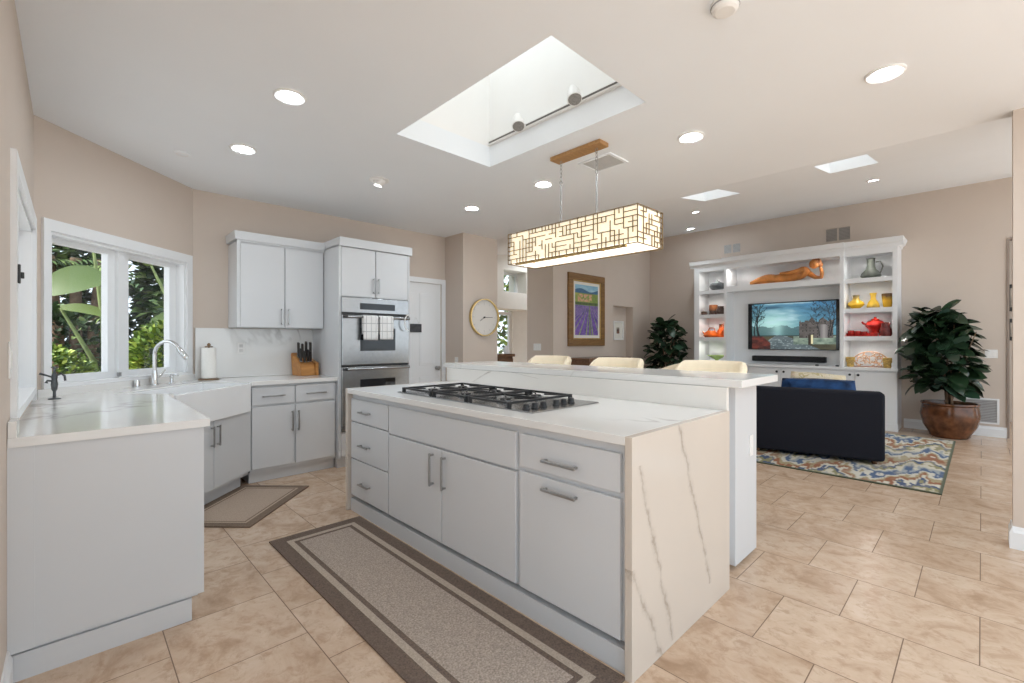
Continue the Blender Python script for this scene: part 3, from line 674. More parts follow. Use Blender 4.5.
obj('hub', B().lathe([(.012, .014), (.012, .024), (0, .025)], seg=16).xf(R), BLACKP, cl)

# ------------------------------------------------------------------ ceiling fittings
EMW = NT('lamp_lens'); EMW.b.inputs['Base Color'].default_value = (.9, .9, .9, 1); EMW.b.inputs['Emission Color'].default_value = (.84, .93, 1, 1); EMW.b.inputs['Emission Strength'].default_value = LAMP; EMW = EMW.m
def downlight(loc, label, group='recessed ceiling lights'):
    d = thing('recessed_light', label, 'ceiling light', loc, 0, group)
    obj('trim_ring', B().lathe([(.058, 0), (.088, 0), (.088, -.006), (.080, -.011), (.064, -.008), (.058, -.002)], seg=32, ring=True), WHITEP, d, smooth=40)
    obj('lens', B().lathe([(.060, -.0015), (.060, -.004), (.03, -.008), (0, -.009)], seg=28), EMW, d, smooth=40); return d
LL = [((.91, 2.79, H), 'round recessed light in the ceiling nearest the left windows'), ((.91, 3.79, H), 'round recessed light above the sink corner'),
      ((3.07, 3.785, H), 'round recessed light near the clock end of the kitchen'), ((3.06, 2.755, H), 'round recessed light just left of the pendant canopy'),
      ((3.088, 1.405, H), 'round recessed light right of the pendant, before the sloped ceiling'), ((3.094, .357, H), 'round recessed light at the upper right of the ceiling'),
      ((.91, 1.79, H), 'round recessed light above the camera side of the runner'), ((.91, .6, H), 'round recessed light above the entry side of the kitchen')]
d0 = downlight(*LL[0])
for lc, lb in LL[1:6]: dup(d0, lc, None, lb)
for (lx, ly, lb) in ((6.15, .81, 'small recessed light in the sloped ceiling right of the skylights'), (5.75, 2.55, 'small recessed light in the sloped ceiling below the left small skylight'), (6.75, 6.2, 'added unseen lamp over the far window nook'), (7.4, 6.1, 'added unseen lamp over the far end of the window nook'), (6.6, -.75, 'added unseen lamp in the sloped ceiling past the wall end'), (7.9, 3.6, 'added lamp in the sloped ceiling by the leafy plant')): dd_ = dup(d0, (lx, ly, lz(lx) + .002), None, lb); dd_.rotation_euler = (0, -math.atan(.158), 0); dd_.scale = (.62, .62, 1) if ly in (.81, 2.55) else (1, 1, 1)  # last four lamps are added to brighten the far nook and living room
ey = thing('eyeball_light', 'white adjustable eyeball ceiling light in front of the oven tower', 'ceiling light', (1.945, 3.69, H))
obj('trim_ring', B().lathe([(.045, 0), (.085, 0), (.085, -.008), (.07, -.013), (.045, -.010)], seg=32, ring=True), WHITEP, ey, smooth=40)
eb = obj('eyeball', B().ball((0, 0, -.008), .055, 1, 1, .75), WHITEP, ey, smooth=40)
obj('lens', B().lathe([(.035, -.052), (.035, -.056), (0, -.058)], seg=24).xf(Matrix.Rotation(.45, 4, 'X')), mat('eyeball_lens', (.9, .9, .88), .3, emit=3.0), eb)
sm = thing('smoke_detector', 'round white smoke detector at the top of the ceiling', 'smoke detector', (1.974, .751, H))
obj('body', B().lathe([(.056, 0), (.056, -.012), (.050, -.030), (.038, -.038), (0, -.040)], seg=32), WHITEP, sm, smooth=30)
obj('grille_ring', B().lathe([(.0565, -.012), (.0575, -.015), (.055, -.018), (.053, -.015)], seg=32, ring=True), mat('grey_plastic', (0.35, 0.35, 0.35), 0.5), sm)
sp = thing('ceiling_speaker', 'small flat white disc on ceiling above the sink window', 'ceiling fitting', (.601, 4.20, H))
obj('disc', B().lathe([(.055, 0), (.055, -.006), (.045, -.010), (0, -.011)], seg=28), CEIL, sp, smooth=30); obj('ring', B().lathe([(.035, -.0105), (.038, -.013), (.032, -.013)], seg=28, ring=True), WHITEP, sp)
VENT = mat('vent_grey', (0.50, 0.50, 0.50), 0.5); VENTD = mat('vent_dark', (0.20, 0.185, 0.175), 0.7)
def vent(name, label, cat, loc, rotm_, W, Hh, slats, m1=None, m2=None, halves=1):
    v = thing(name, label, cat, loc)
    q = B(); f = .022
    q.box(-W / 2, W / 2, -.010, 0, Hh / 2 - f, Hh / 2, .002); q.box(-W / 2, W / 2, -.010, 0, -Hh / 2, -Hh / 2 + f, .002)
    q.box(-W / 2, -W / 2 + f, -.010, 0, -Hh / 2 + f, Hh / 2 - f); q.box(W / 2 - f, W / 2, -.010, 0, -Hh / 2 + f, Hh / 2 - f)
    if halves == 2: q.box(-.012, .012, -.010, 0, -Hh / 2 + f, Hh / 2 - f)
    obj('frame', q.xf(rotm_), m1 or TRIM, v)
    obj('backing', B().box(-W / 2 + f, W / 2 - f, -.002, 0, -Hh / 2 + f, Hh / 2 - f).xf(rotm_), VENTD, v)
    q = B()
    for k in range(slats):
        z = -Hh / 2 + f + (Hh - 2 * f) * (k + .5) / slats; hh = (Hh - 2 * f) / slats * .33; q.box(-W / 2 + f, W / 2 - f, -.007, -.003, z - hh, z + hh)
    obj('louvres', q.xf(rotm_), m2 or VENT, v); return v
vent('ceiling_vent', 'grey louvred air vent in the ceiling right of the pendant canopy', 'vent', (3.03, 2.09, H), Matrix.Rotation(PI / 2, 4, 'Z') @ Matrix.Rotation(PI / 2, 4, 'X') @ Matrix.Rotation(PI, 4, 'X') @ Matrix.Rotation(PI, 4, 'X'), .30, .26, 10, CEIL, mat('vent_light', (0.62, 0.62, 0.61), 0.5))
# track light on the side of the skylight well
tk = thing('track_light', 'white track light rail with two spot heads inside the skylight', 'track light', (2.45, 2.08, 2.872))
obj('rail', B().box(-.026, -.002, -.685, .70, -.018, .018, .002), WHITEP, tk); obj('track_slot', B().box(-.0285, -.0255, -.66, .69, -.006, .006), mat('slot_grey', (.13, .12, .11), .6), tk)
for yy in (-.27, .24):
    hd = obj('spot_head', B().tube([(-.11, yy + .04, .045), (-.125, yy + .02, .0), (-.14, yy, -.055)], [.022, .040, .047], 20), WHITEP, tk, smooth=40)
    obj('lens', B().tube([(-.1395, yy, -.0545), (-.1415, yy - .002, -.060)], [.043, .040], 20), mat('spot_lens_grey', (.25, .24, .23), .3, var=.2, scale=90), hd, smooth=40)
    obj('arm', B().tube([(-.026, yy + .05, 0), (-.07, yy + .05, .01), (-.10, yy + .03, .02)], [.018, .012, .010], 10), WHITEP, hd, smooth=40)

# pendant ------------------------------------------------------------
PX, PY = 2.71, 2.09
PXW, PYL, PZ0, PZ1 = .16, .588, 1.893, 2.135
pd = thing('pendant_light', 'long rectangular pendant with bronze lattice shade on chains above the island', 'pendant light', (PX, PY, PZ0))
pe = thing
SHG = NT('lit_shade'); SHG.b.inputs['Base Color'].default_value = (.85, .75, .58, 1); SHG.b.inputs['Emission Color'].default_value = (1, .86, .62, 1); SHG.b.inputs['Emission Strength'].default_value = .60; SHADE = SHG.m
DFG = NT('lit_diffuser'); DFG.b.inputs['Base Color'].default_value = (.9, .85, .75, 1); DFG.b.inputs['Emission Color'].default_value = (1, .92, .78, 1); DFG.b.inputs['Emission Strength'].default_value = 1.0; DIFF = DFG.m
obj('canopy', B().box(-.055, .055, -.23, .23, H - PZ0 - .03, H - PZ0, .004), CANOPYW, pd)
hh = PZ1 - PZ0; ix, iy = PXW - .012, PYL - .012
q = B(); q.box(-ix, -ix + .004, -iy, iy, .012, hh - .004); q.box(ix - .004, ix, -iy, iy, .012, hh - .004); q.box(-ix + .004, ix - .004, -iy, -iy + .004, .012, hh - .004); q.box(-ix + .004, ix - .004, iy - .004, iy, .012, hh - .004)
obj('fabric_shade', q, SHADE, pd); obj('diffuser', B().box(-ix + .005, ix - .005, -iy + .005, iy - .005, .004, .012), DIFF, pd)
rnd = random.Random(11)
def lattice(L, Ht, place):
    q = B(); c = .034; nx = max(4, round(L / c)); nz = round(Ht / c); cx_, cz_ = L / nx, Ht / nz; g = .0026
    def st(u0, u1, v0, v1):
        p = [place(u, d, v) for u, d, v in ((u0, -1, v0), (u1, 1, v1))]; a, b_ = p
        q.box(min(a[0], b_[0]), max(a[0], b_[0]), min(a[1], b_[1]), max(a[1], b_[1]), min(a[2], b_[2]), max(a[2], b_[2]))
    for i in range(nx + 1):
        v = 0
        while v < nz:
            n = rnd.choice((1, 1, 2, 2)) if 0 < i < nx else nz
            n = min(n, nz - v)
            if i in (0, nx) or rnd.random() < .54: st(i * cx_ - g - L / 2, i * cx_ + g - L / 2, v * cz_, (v + n) * cz_)
            v += n
    for j in range(nz + 1):
        u = 0
        while u < nx:
            n = rnd.choice((1, 2, 2, 3)) if 0 < j < nz else nx
            n = min(n, nx - u)
            if j in (0, nz) or rnd.random() < .68: st(u * cx_ - L / 2, (u + n) * cx_ - L / 2, j * cz_ - g, j * cz_ + g)
            u += n
    return q
T2 = .003
obj('lattice', lattice(2 * PYL, hh, lambda u, d, v: (-PXW + d * T2, u, v)), BRONZE, pd); obj('lattice', lattice(2 * PYL, hh, lambda u, d, v: (PXW + d * T2, u, v)), BRONZE, pd)
obj('lattice', lattice(2 * PXW, hh, lambda u, d, v: (u, -PYL + d * T2, v)), BRONZE, pd); obj('lattice', lattice(2 * PXW, hh, lambda u, d, v: (u, PYL + d * T2, v)), BRONZE, pd)
q = B(); q.box(-PXW + .02, -PXW + .045, -PYL + .10, PYL - .06, -.008, .004, .002)
for yy in (-.30, .02, .34): q.box(-PXW + .012, -PXW + .053, yy - .006, yy + .006, -.010, .004)
obj('bottom_bar', q, BRASS, pd)
obj('top_light_block', B().box(-ix + .005, ix - .005, -iy + .005, iy - .005, hh - .030, hh - .024), WHITEP, pd)  # unseen panel added to stop the lamp's warm wash on the ceiling
obj('top_bar', B().box(-.012, .012, -.30, .30, hh - .012, hh + .004), BRONZE, pd)
for yy in (-.165, .165):
    q = B(); z = H - PZ0 - .03
    for k in range(5):
        zz = z - .022 - k * .030; pts = []
        for j in range(13):
            a = 2 * PI * j / 12; u, v = .009 * math.cos(a), .020 * math.sin(a); pts.append((u, yy, zz + v) if k % 2 else (0, yy + u, zz + v))
        q.tube(pts, .0022, 6, caps=False)
    obj('chain', q, NICKEL, pd, smooth=60)
    zb = z - .165
    q = B(); q.tube([(.016 * math.cos(2 * PI * j / 14), yy, zb - .006 + .016 * math.sin(2 * PI * j / 14)) for j in range(15)], .003, 6, caps=False); q.tube([(0, yy, zb - .02), (0, yy, hh)], .0055, 8)
    obj('rod', q, NICKEL, pd, smooth=60)

# ------------------------------------------------------------------ rugs and mats
RUGD = mat('runner_border_brown', (0.155, 0.11, 0.085), 0.95, var=0.35, scale=160, bump=0.25)
RUGL = mat('runner_field_taupe', (0.40, 0.325, 0.27), 0.95, var=0.38, scale=130, bump=0.3)
RUGS = mat('runner_stripe_beige', (0.44, 0.36, 0.29), 0.95, var=0.2, scale=160, bump=0.2)
def layer(poly, ins):
    n = len(poly); out = []
    for i in range(n):
        p0, p1, p2 = Vector(poly[i - 1]), Vector(poly[i]), Vector(poly[(i + 1) % n])
        a, b_ = (p1 - p0).normalized(), (p2 - p1).normalized(); na, nb = Vector((-a.y, a.x)), Vector((-b_.y, b_.x)); m_ = (na + nb); m_ /= (1 + na.dot(nb)); q = p1 + m_ * ins; out.append((q.x, q.y))
    return out
def ring(poly, i0, i1, z0, z1):
    a, b_ = layer(poly, i0), layer(poly, i1); q = B(); n = len(poly)
    for k in range(n): q.prism([a[k], a[(k + 1) % n], b_[(k + 1) % n], b_[k]], z0, z1)
    return q
def mat_rug(name, poly, label, loc, w1, w2, w3, w4, dark, light, stripe):
    r = thing(name, label, 'rug', loc)
    obj('border', ring(poly, 0, w1, 0.001, .009), dark, r, world=True); obj('stripe', ring(poly, w1, w2, 0.001, .0095), stripe, r, world=True)
    obj('inner_border', ring(poly, w2, w3, 0.001, .009), dark, r, world=True); obj('field', B().prism(layer(poly, w3), 0.001, .0095), light, r, world=True)
mat_rug('runner_rug', [(.895, .93), (1.495, .93), (1.495, 3.125), (.895, 3.125)], 'long taupe kitchen runner with brown border along the island', (1.2, 2.0, 0), .078, .112, .138, 0, RUGD, RUGL, RUGS)
mat_rug('corner_mat', [(.456, 3.885), (.872, 3.465), (1.492, 4.09), (1.078, 4.512)], 'small taupe mat with brown border set diagonally before the corner sink', (.9, 4.0, 0), .062, .078, .09, 0, mat('mat_border_brown', (0.20, 0.14, 0.10), .95, var=.25, scale=160, bump=.2), mat('mat_field_tan', (0.44, 0.34, 0.265), .95, var=.15, scale=120, bump=.2), mat('mat_stripe_tan', (0.46, 0.36, 0.28), .95, var=.1, scale=120))

def grid(name, nu, nv, place, colf, m, parent=None, thick=None, world=False):
    """painted grid: place(u,v)->point, colf(u,v)->rgb (linear)"""
    me = bpy.data.meshes.new(name); vs = []; cs = []
    for j in range(nv + 1):
        for i in range(nu + 1):
            vs.append(place(i / nu, j / nv)); cs.append(colf(i / nu, j / nv))
    fs = [(j * (nu + 1) + i, j * (nu + 1) + i + 1, (j + 1) * (nu + 1) + i + 1, (j + 1) * (nu + 1) + i) for j in range(nv) for i in range(nu)]
    M = MW[parent.name].inverted() if (parent is not None and world) else Matrix.Identity(4)
    me.from_pydata([M @ Vector(v) for v in vs], [], fs); at = me.color_attributes.new('Col', 'FLOAT_COLOR', 'POINT')
    at.data.foreach_set('color', [c for k in cs for c in (k[0], k[1], k[2], 1.0)])
    o = bpy.data.objects.new(name, me); C.objects.link(o); me.materials.append(m)
    if parent is not None: o.parent = parent; MW[o.name] = MW[parent.name]
    return o
def hsh(*a):
    x = math.sin(sum(v * k for v, k in zip(a, (12.9898, 78.233, 37.719)))) * 43758.5453; return x - math.floor(x)
def vn(x, y, s=0):
    i, j = math.floor(x), math.floor(y); fx_, fy_ = x - i, y - j; fx_ = fx_ * fx_ * (3 - 2 * fx_); fy_ = fy_ * fy_ * (3 - 2 * fy_)
    a = hsh(i, j, s) * (1 - fx_) + hsh(i + 1, j, s) * fx_; b_ = hsh(i, j + 1, s) * (1 - fx_) + hsh(i + 1, j + 1, s) * fx_; return a * (1 - fy_) + b_ * fy_
def fbm(x, y, s=0, o=4): return sum(vn(x * 2 ** k, y * 2 ** k, s + k) / 2 ** (k + 1) for k in range(o)) / (1 - .5 ** o)
def lerp(a, b_, t): t = max(0, min(1, t)); return tuple(p + (q - p) * t for p, q in zip(a, b_))

def rugcol(u, v):
    x, y = u * 2.85, v * 2.8
    if min(x, 2.85 - x, y, 2.8 - y) < .018: return (.10, .11, .07)
    zx = x * 1.0; zig = abs(((y * 1.55 + .25) % 1.0) - .5) * 2
    jag = (fbm(x * 5, y * 14, 5, 3) - .5) * .55 + (vn(x * 3, y * 34, 9) - .5) * .20
    t = (zx * .95 + zig * .62 + jag) % 1.0
    k = fbm(x * 4, y * 9, 21, 3)
    bands = [(.13, (.60, .55, .44)), (.24, (.26, .24, .12)), (.36, (.055, .085, .17)), (.47, (.62, .58, .48)), (.60, (.29, .115, .055)), (.69, (.38, .31, .18)), (.80, (.60, .57, .49)), (.91, (.075, .12, .22)), (1.01, (.33, .36, .38))]
    for b_, c in bands:
        if t < b_: break
    return lerp(c, (.48, .42, .31), max(0, k - .52) * 1.6)
RUGM = vcol_mat('area_rug_wool', .95, bump=.2, bscale=220)
rg = thing('area_rug', 'multicolour ikat area rug under the navy armchair', 'rug', (5.15, .23, 0))
obj('backing', B().box(0, 2.85, 0, 2.8, .001, .010), mat('rug_edge_olive', (.10, .11, .07), .95), rg)
grid('pile', 190, 200, lambda u, v: (2.85 * u, 2.8 * v, .0125), rugcol, RUGM, rg)

# ------------------------------------------------------------------ bar stools
def stool(loc, rz, label):
    s = thing('bar_stool', label, 'bar stool', loc, rz, 'cream bar stools at the raised bar')     # local -y faces the bar
    q = B().lathe([(.20, .70), (.215, .72), (.22, .75), (.205, .79), (.15, .805), (0, .81)], seg=36); obj('seat', q, CREAM, s, smooth=50)
    n = 22; q = B(); inn = []
    for k in range(n + 1):
        a = math.radians(-12 + 204 * k / n); e = min(1, math.sin(PI * k / n) * 1.9) ** .5
        zt = .93 + .195 * e; row = []
        for (rr, z) in ((.205, .74), (.235, .745), (.255, zt - .08), (.263, zt - .035), (.250, zt - .006), (.230, zt), (.208, zt - .03), (.195, .80)): row.append(q.bm.verts.new((rr * math.cos(a), rr * math.sin(a), z)))
        inn.append(row)
    for a, b_ in zip(inn, inn[1:]):
        for i in range(8): q.bm.faces.new((a[i], a[(i + 1) % 8], b_[(i + 1) % 8], b_[i]))
    q.bm.faces.new(inn[0][::-1]); q.bm.faces.new(inn[-1]); obj('backrest', q, CREAM, s, smooth=60)
    for sx in (-1, 1):
        for sy in (-1, 1): obj('leg', B().tube([(sx * .14, sy * .14, .71), (sx * .20, sy * .20, 0)], [.016, .012], 10), BRASS, s, smooth=40)
    q = B(); zz = .26; rr = .177
    for k in range(4):
        a, b_ = [(math.cos(PI / 4 + PI / 2 * j) * rr * 1.414, math.sin(PI / 4 + PI / 2 * j) * rr * 1.414, zz) for j in (k, k + 1)]; q.tube([a, b_], .008, 8)
    obj('footrest', q, BRASS, s, smooth=40); return s
ST = [((3.30, 2.955, 0), 'cream bar stool nearest the wall clock, leftmost at the bar'), ((3.30, 2.185, 0), 'cream bar stool in the middle of the bar, under the lavender painting'), ((3.30, 1.385, 0), 'cream bar stool nearest the open end of the bar, in front of the shelves')]
s0 = stool(ST[0][0], -PI / 2, ST[0][1])
for lc, lb in ST[1:]: dup(s0, lc, -PI / 2, lb)
# a further cream tub chair behind the bar
tc = thing('tub_chair', 'cream tub chair edge showing beyond the bar between stool and plant', 'chair', (4.60, 2.40, 0), -2.2)
obj('seat', B().lathe([(.27, .30), (.30, .33), (.30, .43), (.27, .47), (0, .48)], seg=32), CREAM, tc, smooth=50)
q = B(); inn = []
for k in range(25):
    a = math.radians(-30 + 240 * k / 24); e = math.sin(PI * k / 24) ** .6; zt = .68 + .36 * e
    inn.append([q.bm.verts.new((rr * math.cos(a), rr * math.sin(a), z)) for rr, z in ((.29, .22), (.33, .24), (.365, zt - .05), (.36, zt - .01), (.33, zt), (.30, zt - .03), (.295, .46))])
for a, b_ in zip(inn, inn[1:]):
    for i in range(7): q.bm.faces.new((a[i], a[(i + 1) % 7], b_[(i + 1) % 7], b_[i]))
q.bm.faces.new(inn[0][::-1]); q.bm.faces.new(inn[-1]); obj('backrest', q, CREAM, tc, smooth=60)
for sx in (-1, 1):
    for sy in (-1, 1): obj('leg', B().tube([(sx * .17, sy * .17, .32), (sx * .22, sy * .22, 0)], [.02, .013], 10), WALNUT, tc, smooth=40)

# ------------------------------------------------------------------ navy armchair and cushions
AZ = math.atan2(-.976, .217); ad = Vector((math.cos(AZ), math.sin(AZ), 0)); W_ = 1.22
ao = Vector((5.858, .672, .013)) - ad * W_
ac = thing('armchair', 'dark navy upholstered armchair seen from behind on the area rug', 'armchair', ao, AZ)
obj('back', B().box(0, W_, 0, .22, .035, .735, .035, 3), NAVY, ac, smooth=50)
for x0 in (0, W_ - .20): obj('arm', B().box(x0, x0 + .20, .19, .95, .035, .60, .035, 3), NAVY, ac, smooth=50)
obj('base', B().box(.19, W_ - .19, .2, .92, .05, .28, .01), NAVY, ac); obj('seat_cushion', B().box(.205, W_ - .205, .22, .96, .28, .44, .05, 3), NAVY, ac, smooth=50)
for xx in (.08, W_ - .08):
    for yy in (.08, .86): obj('foot', B().lathe([(.022, 0), (.028, .036)], (xx, yy, 0), 12), WALNUT, ac)
AM = MW[ac.name]
def cushion(name, label, m, ctr, W, Hh, T, rot, cat='cushion'):
    q = B(); n = 14
    for sgn in (-1, 1):
        rows = []
        for j in range(n + 1):
            row = []
            for i in range(n + 1):
                u, v = i / n * 2 - 1, j / n * 2 - 1; p = (1 - u ** 4) * (1 - v ** 4); pin = 1 - .05 * (abs(u * v))
                row.append(q.bm.verts.new((u * W / 2 * pin, sgn * T / 2 * (p ** .5 + .02), v * Hh / 2 * pin)))
            rows.append(row)
        for a, b_ in zip(rows, rows[1:]):
            for i in range(n): q.bm.faces.new((a[i], a[i + 1], b_[i + 1], b_[i]) if sgn < 0 else (a[i], b_[i], b_[i + 1], a[i + 1]))
    bmesh.ops.remove_doubles(q.bm, verts=q.bm.verts, dist=.004)
    q.xf(AM @ Matrix.Translation(ctr) @ rot); o = obj(name, q, m, smooth=60); tag(o, label, cat); return o
cushion('cushion', 'blue velvet cushion propped against the armchair back', BLUEV, (W_ / 2 + .045, .335, .645), .72, .38, .19, Matrix.Rotation(-.12, 4, 'X'))
g = NT('cream_pattern_fabric'); g.base(g.ramp(g.noise(9, 3, None, .6, 1.0), [(.38, (.72, .60, .40)), (.5, (.78, .70, .55)), (.58, (.50, .40, .18)), (.68, (.75, .68, .54))]), .9)
cushion('cushion', 'cream patterned cushion behind the blue velvet cushion', g.m, (W_ / 2 + .04, .545, .70), .56, .38, .15, Matrix.Rotation(-.2, 4, 'X') @ Matrix.Rotation(.06, 4, 'Y'))

# ------------------------------------------------------------------ media wall unit (local x = right along front, -y out, origin left front floor)
MX, MYL, MYR = 8.29, 3.735, .826
MWD = MYL - MYR
CAB_KITCHEN = CAB; CAB = mat('media_unit_paint', (0.80, 0.81, 0.82), 0.4, var=0.008, scale=3)
mu = thing('media_unit', 'white built in media wall unit with lit display shelves', 'shelving unit', (MX, MYL, 0), RZL)
DEP = .505; LT, RT0 = .605, MWD - .66       # left tower right edge, right tower left edge
UZ = 2.62; q = B()
q.box(0, MWD, .02, DEP, 0.0, .845); obj('base_cabinet', q, CAB, mu)
obj('counter', B().box(-.015, MWD + .015, -.03, DEP, .845, .885, .004), CAB, mu)
q = B(); yb = DEP - .16; yt = .06
yk = DEP - .02
q.box(0, MWD, yk, DEP, .885, UZ)
for a, b_, y0_, z1_ in ((0, .095, yt, UZ), (LT - .045, LT, .0, UZ), (RT0, RT0 + .05, .0, UZ), (MWD - .055, MWD, .04, UZ)): q.box(a, b_, y0_, yk, .885, z1_)
q.box(.095, LT - .045, yt, yk, 2.565, UZ); q.box(RT0 + .05, MWD - .055, .04, yk, 2.555, UZ)
q.box(LT, RT0, 0.0, yk, 2.575, UZ); q.box(LT, RT0, 0.0, yk, 2.135, 2.23)
obj('carcass', q, CAB, mu)
obj('back_panel', B().box(LT, RT0, yb, DEP - .02, .885, 2.135), CAB, mu)
for (a, b_, yy) in ((.095, LT - .045, yt + .005), (RT0 + .05, MWD - .055, .045)):
    for z in (1.30, 1.715, 2.155): obj('shelf', B().box(a, b_, yy, DEP - .02, z, z + .04, .002), CAB, mu)
cpf = [(0, 0), (.012, 0), (.02, .03), (.045, .05), (.06, .10), (.07, .115), (0, .115)]
q = B(); q.extr(cpf, (-.068, yt, UZ + .001), (LT - .045, yt, UZ + .001)); q.extr(cpf, (LT - .06, -.001, UZ + .002), (RT0 + .06, -.001, UZ + .002)); q.extr(cpf, (RT0 + .05, .04, UZ + .001), (MWD + .068, .04, UZ + .001)); q.extr(cpf, (0, DEP - .002, UZ), (0, yt + .001, UZ)); q.extr(cpf, (MWD, .041, UZ), (MWD, DEP - .002, UZ)); q.box(.001, MWD - .001, .065, DEP - .003, UZ + .003, UZ + .108)
obj('crown', q, CAB, mu)
nd = 6; wd = MWD / nd
for k in range(nd):
    d = obj('door', B().box(k * wd + .01, (k + 1) * wd - .01, 0, .02, .10, .825, .003), CAB, mu)
    u = (k + 1) * wd - .05 if k % 2 == 0 else k * wd + .05
    obj('knob', B().lathe([(.006, 0), (.006, .014), (.017, .018), (.018, .026), (.012, .032), (0, .033)], seg=14).xf(Matrix.Translation((u, 0, .775)) @ Matrix.Rotation(PI / 2, 4, 'X')), BLACKP, d, smooth=40)
obj('plinth', B().box(0, MWD + .012, -.012, .02, 0, .10, .003), CAB, mu)
q = B()
for (a, b_, yy, zs_) in ((.095, LT - .045, yt + .003, (1.30, 1.715, 2.155, 2.565)), (RT0 + .05, MWD - .055, .043, (1.30, 1.715, 2.155, 2.555)), (LT, RT0, .003, (2.575,))):
    for z in zs_: q.box(a + .001, b_ - .001, yy, yy + .012, z - .024, z - .0005)
obj('light_lip', q, CAB, mu)
CAB = CAB_KITCHEN
def mloc(u, v, z): return MW[mu.name] @ Vector((u, v, z))
# puck lights in the two towers and the upper niche (small lamps under each crown and shelf)
PUCK = NT('puck_lens'); PUCK.b.inputs['Emission Color'].default_value = (1, .96, .9, 1); PUCK.b.inputs['Emission Strength'].default_value = 800; PUCK = PUCK.m
pk0 = None
def puck(u, v, z, label):
    global pk0
    if pk0 is None:
        pk0 = thing('puck_light', label, 'shelf light', mloc(u, v, z), RZL, 'puck lights in the media unit')
        obj('lens', B().lathe([(.013, -.0005), (.013, -.004), (0, -.005)], seg=20), PUCK, pk0); obj('ring', B().lathe([(.014, 0), (.020, 0), (.020, -.005), (.014, -.006)], seg=20, ring=True), WHITEP, pk0)
    else: dup(pk0, mloc(u, v, z), None, label)
for (uc_, side) in (((.095 + LT - .045) / 2, 'left'), ((RT0 + .05 + MWD - .055) / 2, 'right')):
    for z, nm in ((2.565 if side == 'left' else 2.555, 'top'), (2.155, 'second'), (1.715, 'third'), (1.30, 'lowest')): puck(uc_, .115, z, 'small puck light over the %s shelf of the %s display tower' % (nm, side))
puck(LT + .13, .10, 2.575, 'small puck light at the feet end above the reclining figure'); puck(RT0 - .13, .10, 2.575, 'small puck light at the head end above the reclining figure')

# television ---------------------------------------------------------
def tvcol(u, v):
    cy_ = .30; n = fbm(u * 6, v * 9, 3); n2 = fbm(u * 18, v * 22, 8)
    if v > cy_:
        t = (v - cy_) / (1 - cy_); gl = math.exp(-((u - .28) ** 2 / .05 + (v - .55) ** 2 / .06))
        c = lerp((.13, .32, .34), (.05, .18, .34), t * .7 + (u - .3) * .5); c = lerp(c, (.50, .80, .74), gl * .85)
        cl_ = fbm(u * 4 + 3, v * 11, 30); c = lerp(c, (.04, .11, .17), max(0, cl_ - .50) * 4 * (v > .5)); c = lerp(c, (.45, .66, .72), max(0, .42 - cl_) * 3)
    else:
        road = abs(u - (.36 + (cy_ - v) * .25)) < .05 + (cy_ - v) * 1.15
        c = lerp((.16, .20, .21), (.03, .05, .06), n) if road else lerp((.10, .09, .05), (.02, .02, .015), n)
        if road and vn(u * 40, v * 60, 4) > .72: c = lerp(c, (.45, .55, .55), .35)
        if u < .24 and v < .30 - max(0, u - .12) * 1.4: c = lerp((.22, .045, .03), (.015, .012, .012), n2 * 1.2)
        if u > .52 and .10 + (u - .52) * .02 < v < .28: c = lerp((.36, .44, .34), (.06, .10, .08), n2 * 1.2)
    if .28 < v < .44 + .10 * fbm(u * 14, 0, 44) and u < .60: c = lerp(c, (.03, .07, .075), .75 - .5 * math.exp(-(u - .33) ** 2 / .004))
    # the big house
    hx = (u - .74) / .20
    top = .58 + .10 * (abs(u - .735) < .045) * (1 - abs(u - .735) / .045) + .07 * (abs(u - .865) < .055) * (1 - abs(u - .865) / .055) + .03 * (vn(u * 40, 1, 2) > .6)
    if abs(u - .78) < .19 and .24 < v < top:
        c = lerp((.03, .026, .024), (.15, .13, .12), n2 * 1.1)
        if (u * 24) % 1 < .3 and (v * 16) % 1 < .4 and vn(u * 24, v * 16, 9) > .4: c = (.02, .018, .018)
        if abs(u - .86) < .05 and v < .52: c = lerp((.30, .28, .27), (.10, .09, .09), abs(u - .87) / .05)
    if abs(u - .715) < .022 and .10 < v < .30: c = (.03, .02, .012)
    if abs(u - .735) < .012 and .12 < v < .30: c = (.75, .68, .40)
    # bare trees
    for (tx, wdt, hgt, s) in ((.085, .016, 1.0, 1), (.05, .009, .95, 2), (.96, .010, 1.0, 3), (.92, .006, .9, 4), (.80, .005, .92, 6)):
        b_ = tx + .02 * math.sin(v * 7 + s)
        if v > .28 and v < hgt and abs(u - b_) < wdt * (1.25 - v): c = (.012, .014, .016)
        for k in range(7):
            v0 = .45 + k * .075; dv = v - v0; sg_ = 1 if (k + s) % 2 else -1; uu = b_ + sg_ * dv * .55 + .008 * math.sin(dv * 60)
            if 0 < dv < .17 and abs(u - uu) < .0045 * (1.2 - dv * 4): c = (.014, .018, .02)
    if v > .62 and u < .17 and fbm(u * 50, v * 40, 61) > .63: c = lerp(c, (.012, .02, .02), .85)
    if v > .70 and u > .74 and fbm(u * 50, v * 40, 67) > .60: c = lerp(c, (.02, .03, .05), .7)
    return c
TVY0, TVY1, TZ0, TZ1 = .865, 2.185, 1.125, 1.925
tv = thing('television', 'flat television showing a moody street scene on the media unit', 'television', mloc((TVY0 + TVY1) / 2, yb - .05, TZ0), RZL)
w2_ = (TVY1 - TVY0) / 2; obj('housing', B().box(-w2_, w2_, 0, .045, 0, TZ1 - TZ0, .004), BLACKP, tv)
obj('bezel', B().box(-w2_, w2_, -.006, 0, 0, TZ1 - TZ0, .002), BLACKG, tv)
TVM = vcol_mat('tv_picture', .25, emit=.9)
